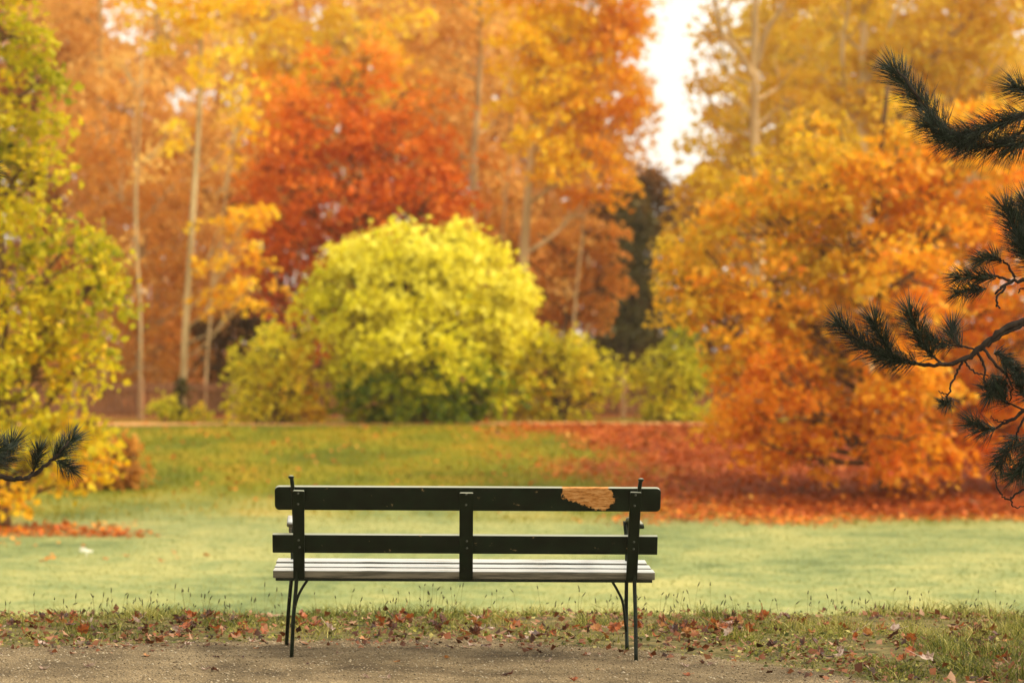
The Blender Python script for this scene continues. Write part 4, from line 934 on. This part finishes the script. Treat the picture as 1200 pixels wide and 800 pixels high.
TX = 1370
pr_branches = [
    # top bough
    ([([(TX, 40), (1290, 90), (1215, 128), (1170, 145), (1120, 160), (1090, 132), (1066, 100), (1052, 82)], (.022, .004)), ([(1215, 128), (1185, 165), (1150, 172)], (.007, .003)), ([(1240, 115), (1215, 112), (1195, 105)], (.006, .003))],
     [([(1112, 158), (1090, 132), (1068, 104), (1050, 80)], .95, 0.0), ([(1210, 130), (1170, 146), (1115, 160), (1085, 148)], .9, .05), ([(1200, 150), (1180, 168), (1140, 172)], .95, .1), ([(1230, 118), (1205, 110), (1190, 104)], .9, .2), ([(1160, 150), (1130, 168), (1105, 165)], .85, .2), ([(1225, 140), (1200, 165), (1185, 172)], .9, .2)]),
    # middle bough with tufts at the frame edge
    ([([(TX, 240), (1290, 300), (1225, 325), (1185, 330), (1165, 345)], (.018, .005)), ([(1225, 325), (1200, 300), (1190, 268), (1182, 248)], (.009, .004)), ([(1185, 330), (1158, 322), (1130, 328)], (.007, .003)), ([(1190, 325), (1175, 305), (1160, 300)], (.006, .003)), ([(1180, 332), (1168, 352), (1172, 362)], (.006, .004)), ([(1215, 322), (1205, 335), (1192, 340)], (.005, .003))],
     [([(1205, 305), (1190, 272), (1180, 246)], .85, .05), ([(1230, 300), (1205, 275), (1198, 252)], .95, .1), ([(1225, 325), (1205, 300), (1196, 290)], 1.0, .1), ([(1178, 328), (1150, 325), (1122, 326)], .62, .2), ([(1160, 338), (1140, 340), (1120, 344)], .55, .1), ([(1180, 312), (1165, 302), (1150, 304)], .55, .2), ([(1240, 290), (1215, 262), (1205, 240)], .9, .2)]),
    # long lower bough
    ([([(TX, 330), (1280, 365), (1200, 375), (1165, 394), (1135, 418), (1105, 427), (1065, 425), (1025, 410), (990, 386)], (.019, .004)), ([(1230, 372), (1190, 384), (1160, 402), (1130, 424)], (.011, .006)), ([(1050, 420), (1035, 402), (1022, 380)], (.006, .003)), ([(1105, 427), (1080, 404), (1064, 374)], (.006, .003)), ([(1145, 410), (1120, 402), (1122, 388)], (.005, .003)),
      ([(1128, 424), (1118, 442), (1110, 465), (1112, 474)], (.006, .003)), ([(1145, 412), (1154, 432), (1152, 458)], (.007, .003)), ([(1150, 406), (1170, 430), (1185, 448), (1184, 470)], (.008, .003)), ([(1130, 422), (1142, 436), (1158, 440)], (.005, .003)), ([(1110, 462), (1100, 458)], (.003, .002))],
     [([(1060, 424), (1022, 410), (984, 380)], .85, .0), ([(1045, 418), (1034, 400), (1022, 378)], .82, .05), ([(1100, 425), (1080, 404), (1060, 368)], .88, .1), ([(1075, 425), (1055, 422), (1040, 420)], .75, .0), ([(1135, 412), (1122, 400), (1121, 385)], .72, .2), ([(1125, 405), (1100, 402), (1090, 398)], .6, .2), ([(1116, 466), (1110, 472), (1104, 472)], .45, .0), ([(1158, 432), (1166, 450), (1160, 462)], .6, .2), ([(1178, 440), (1172, 462), (1160, 455)], .55, .1), ([(1165, 418), (1185, 432), (1190, 440)], .55, .2), ([(1160, 415), (1172, 414), (1180, 420)], .5, .2)]),
    # hanging twigs at the edge
    ([([(TX, 400), (1270, 440), (1215, 470), (1188, 490), (1160, 504), (1146, 500)], (.014, .003)), ([(1188, 490), (1170, 494), (1162, 488)], (.004, .002)), ([(1215, 470), (1195, 500), (1190, 530)], (.007, .003)), ([(1200, 480), (1178, 470), (1172, 460)], (.005, .003)), ([(1230, 520), (1205, 545), (1190, 560)], (.007, .003)), ([(1240, 565), (1205, 572), (1180, 584), (1168, 570), (1166, 552)], (.006, .003)), ([(1184, 582), (1188, 594), (1205, 592)], (.004, .002))],
     [([(1175, 500), (1155, 503), (1138, 496)], .7, .2), ([(1195, 505), (1186, 525), (1180, 545)], .7, .1), ([(1190, 478), (1176, 468), (1172, 452)], .62, .2), ([(1215, 500), (1205, 520), (1198, 545)], .8, .1), ([(1215, 470), (1200, 462), (1190, 446)], .7, .2), ([(1225, 530), (1202, 548), (1188, 556)], .7, .3)])]
pine('dark pine outside the right edge, needled boughs hanging into view', 10.4, (TX + 10 - VX) / F * 10.4, pr_branches, 5.2)
LX = -150
pl_branches = [
    ([([(LX, 520), (-70, 548), (0, 558), (28, 561), (52, 546), (68, 532), (80, 518)], (.016, .004)), ([(-20, 552), (2, 540), (12, 525)], (.006, .003)), ([(34, 558), (42, 545), (46, 530)], (.005, .003)), ([(62, 538), (76, 544), (84, 542)], (.004, .002))],
     [([(60, 540), (72, 528), (82, 516)], .72, .0), ([(-14, 550), (2, 538), (12, 522)], .8, .1), ([(36, 556), (42, 544), (47, 530)], .6, .2), ([(62, 538), (74, 544), (82, 548)], .55, .1), ([(-30, 550), (-20, 536), (-5, 528)], .9, .1)]),
    ([([(LX, 160), (-70, 190), (-25, 205)], (.014, .004))], [([(-50, 196), (-25, 204), (-12, 206)], .85, .1)])]
pine('dark pine outside the left edge, one low sprig reaching into view', 10.2, (LX - 10 - VX) / F * 10.2, pl_branches, 4.5)


# =================================================================== LIGHT, SKY, CAMERA
w = bpy.data.worlds.new('World'); scene.world = w; w.use_nodes = True
nt = w.node_tree; bgn = nt.nodes['Background']
SUN_EL, SUN_AZ = math.radians(44), math.radians(96)
sky = N(nt, 'ShaderNodeTexSky', sky_type='NISHITA'); sky.sun_disc = False
sky.sun_elevation = SUN_EL; sky.sun_rotation = SUN_AZ; sky.dust_density = 6.0; sky.air_density = 1.0; sky.ozone_density = 1.0
hs = N(nt, 'ShaderNodeHueSaturation'); hs.inputs['Saturation'].default_value = .35
nt.links.new(sky.outputs[0], hs.inputs['Color'])
wm = N(nt, 'ShaderNodeMix', data_type='RGBA', blend_type='MULTIPLY'); wm.inputs['Factor'].default_value = 1.0; wm.inputs[7].default_value = (1.06, 1.0, .88, 1)
nt.links.new(hs.outputs[0], wm.inputs[6])
tcw = N(nt, 'ShaderNodeTexCoord'); nzw = N(nt, 'ShaderNodeTexNoise'); nzw.inputs['Scale'].default_value = 2.2; nzw.inputs['Detail'].default_value = 5
nt.links.new(tcw.outputs['Generated'], nzw.inputs['Vector'])
cr = ramp(nt, [(.62,) * 3 + (1,), (.94,) * 3 + (1,)], [.35, .65]); nt.links.new(nzw.outputs[0], cr.inputs[0])
cm = N(nt, 'ShaderNodeMix', data_type='RGBA'); cm.inputs[7].default_value = (6.3, 5.9, 5.1, 1)     # veil of bright cloud
nt.links.new(cr.outputs[0], cm.inputs['Factor']); nt.links.new(wm.outputs[2], cm.inputs[6])
nt.links.new(cm.outputs[2], bgn.inputs['Color']); bgn.inputs['Strength'].default_value = .12

sl = bpy.data.lights.new('sun', 'SUN'); sl.energy = 1.5; sl.angle = math.radians(13); sl.color = (1.0, .90, .74)
so = bpy.data.objects.new('sun', sl); COL.objects.link(so)
v = Vector((math.sin(SUN_AZ) * math.cos(SUN_EL), math.cos(SUN_AZ) * math.cos(SUN_EL), math.sin(SUN_EL)))
so.rotation_euler = v.to_track_quat('Z', 'Y').to_euler(); so.location = (0, 0, 30)

cam = bpy.data.cameras.new('camera'); co = bpy.data.objects.new('camera', cam); COL.objects.link(co)
co.location = (0, 0, H); co.rotation_euler = (math.pi / 2, 0, 0)
cam.lens = F / 1200 * 36; cam.sensor_width = 36; cam.shift_x = (600 - VX) / 1200; cam.shift_y = (HY - 400) / 1200
cam.clip_end = 2000; cam.clip_start = .1
cam.dof.use_dof = True; cam.dof.focus_distance = 11.0; cam.dof.aperture_fstop = 2.1
scene.camera = co

scene.view_settings.view_transform = 'Standard'; scene.view_settings.look = 'None'
scene.view_settings.exposure = 1.15; scene.view_settings.gamma = 1.0
scene.cycles.max_bounces = 6; scene.cycles.diffuse_bounces = 4; scene.cycles.transmission_bounces = 4; scene.cycles.glossy_bounces = 2
scene.cycles.use_denoising = True

# thin autumn mist that pales the far trees
bm = bmesh.new(); r = bmesh.ops.create_cube(bm, size=1)
bmesh.ops.scale(bm, vec=(120, 150, 30), verts=r['verts']); bmesh.ops.translate(bm, vec=(0, 55, 12), verts=r['verts'])
hm = bpy.data.materials.new('mist'); hm.use_nodes = True; hn = hm.node_tree
for q in list(hn.nodes):
    if q.type != 'OUTPUT_MATERIAL': hn.nodes.remove(q)
pv = hn.nodes.new('ShaderNodeVolumePrincipled'); pv.inputs['Color'].default_value = (1.0, .86, .62, 1); pv.inputs['Density'].default_value = .0008; pv.inputs['Anisotropy'].default_value = .45
hn.links.new(pv.outputs[0], [q for q in hn.nodes if q.type == 'OUTPUT_MATERIAL'][0].inputs['Volume'])
tag(bm_obj('haze', bm, hm), 'thin warm haze in the air over the lawn and wood', 'haze', kind='stuff')
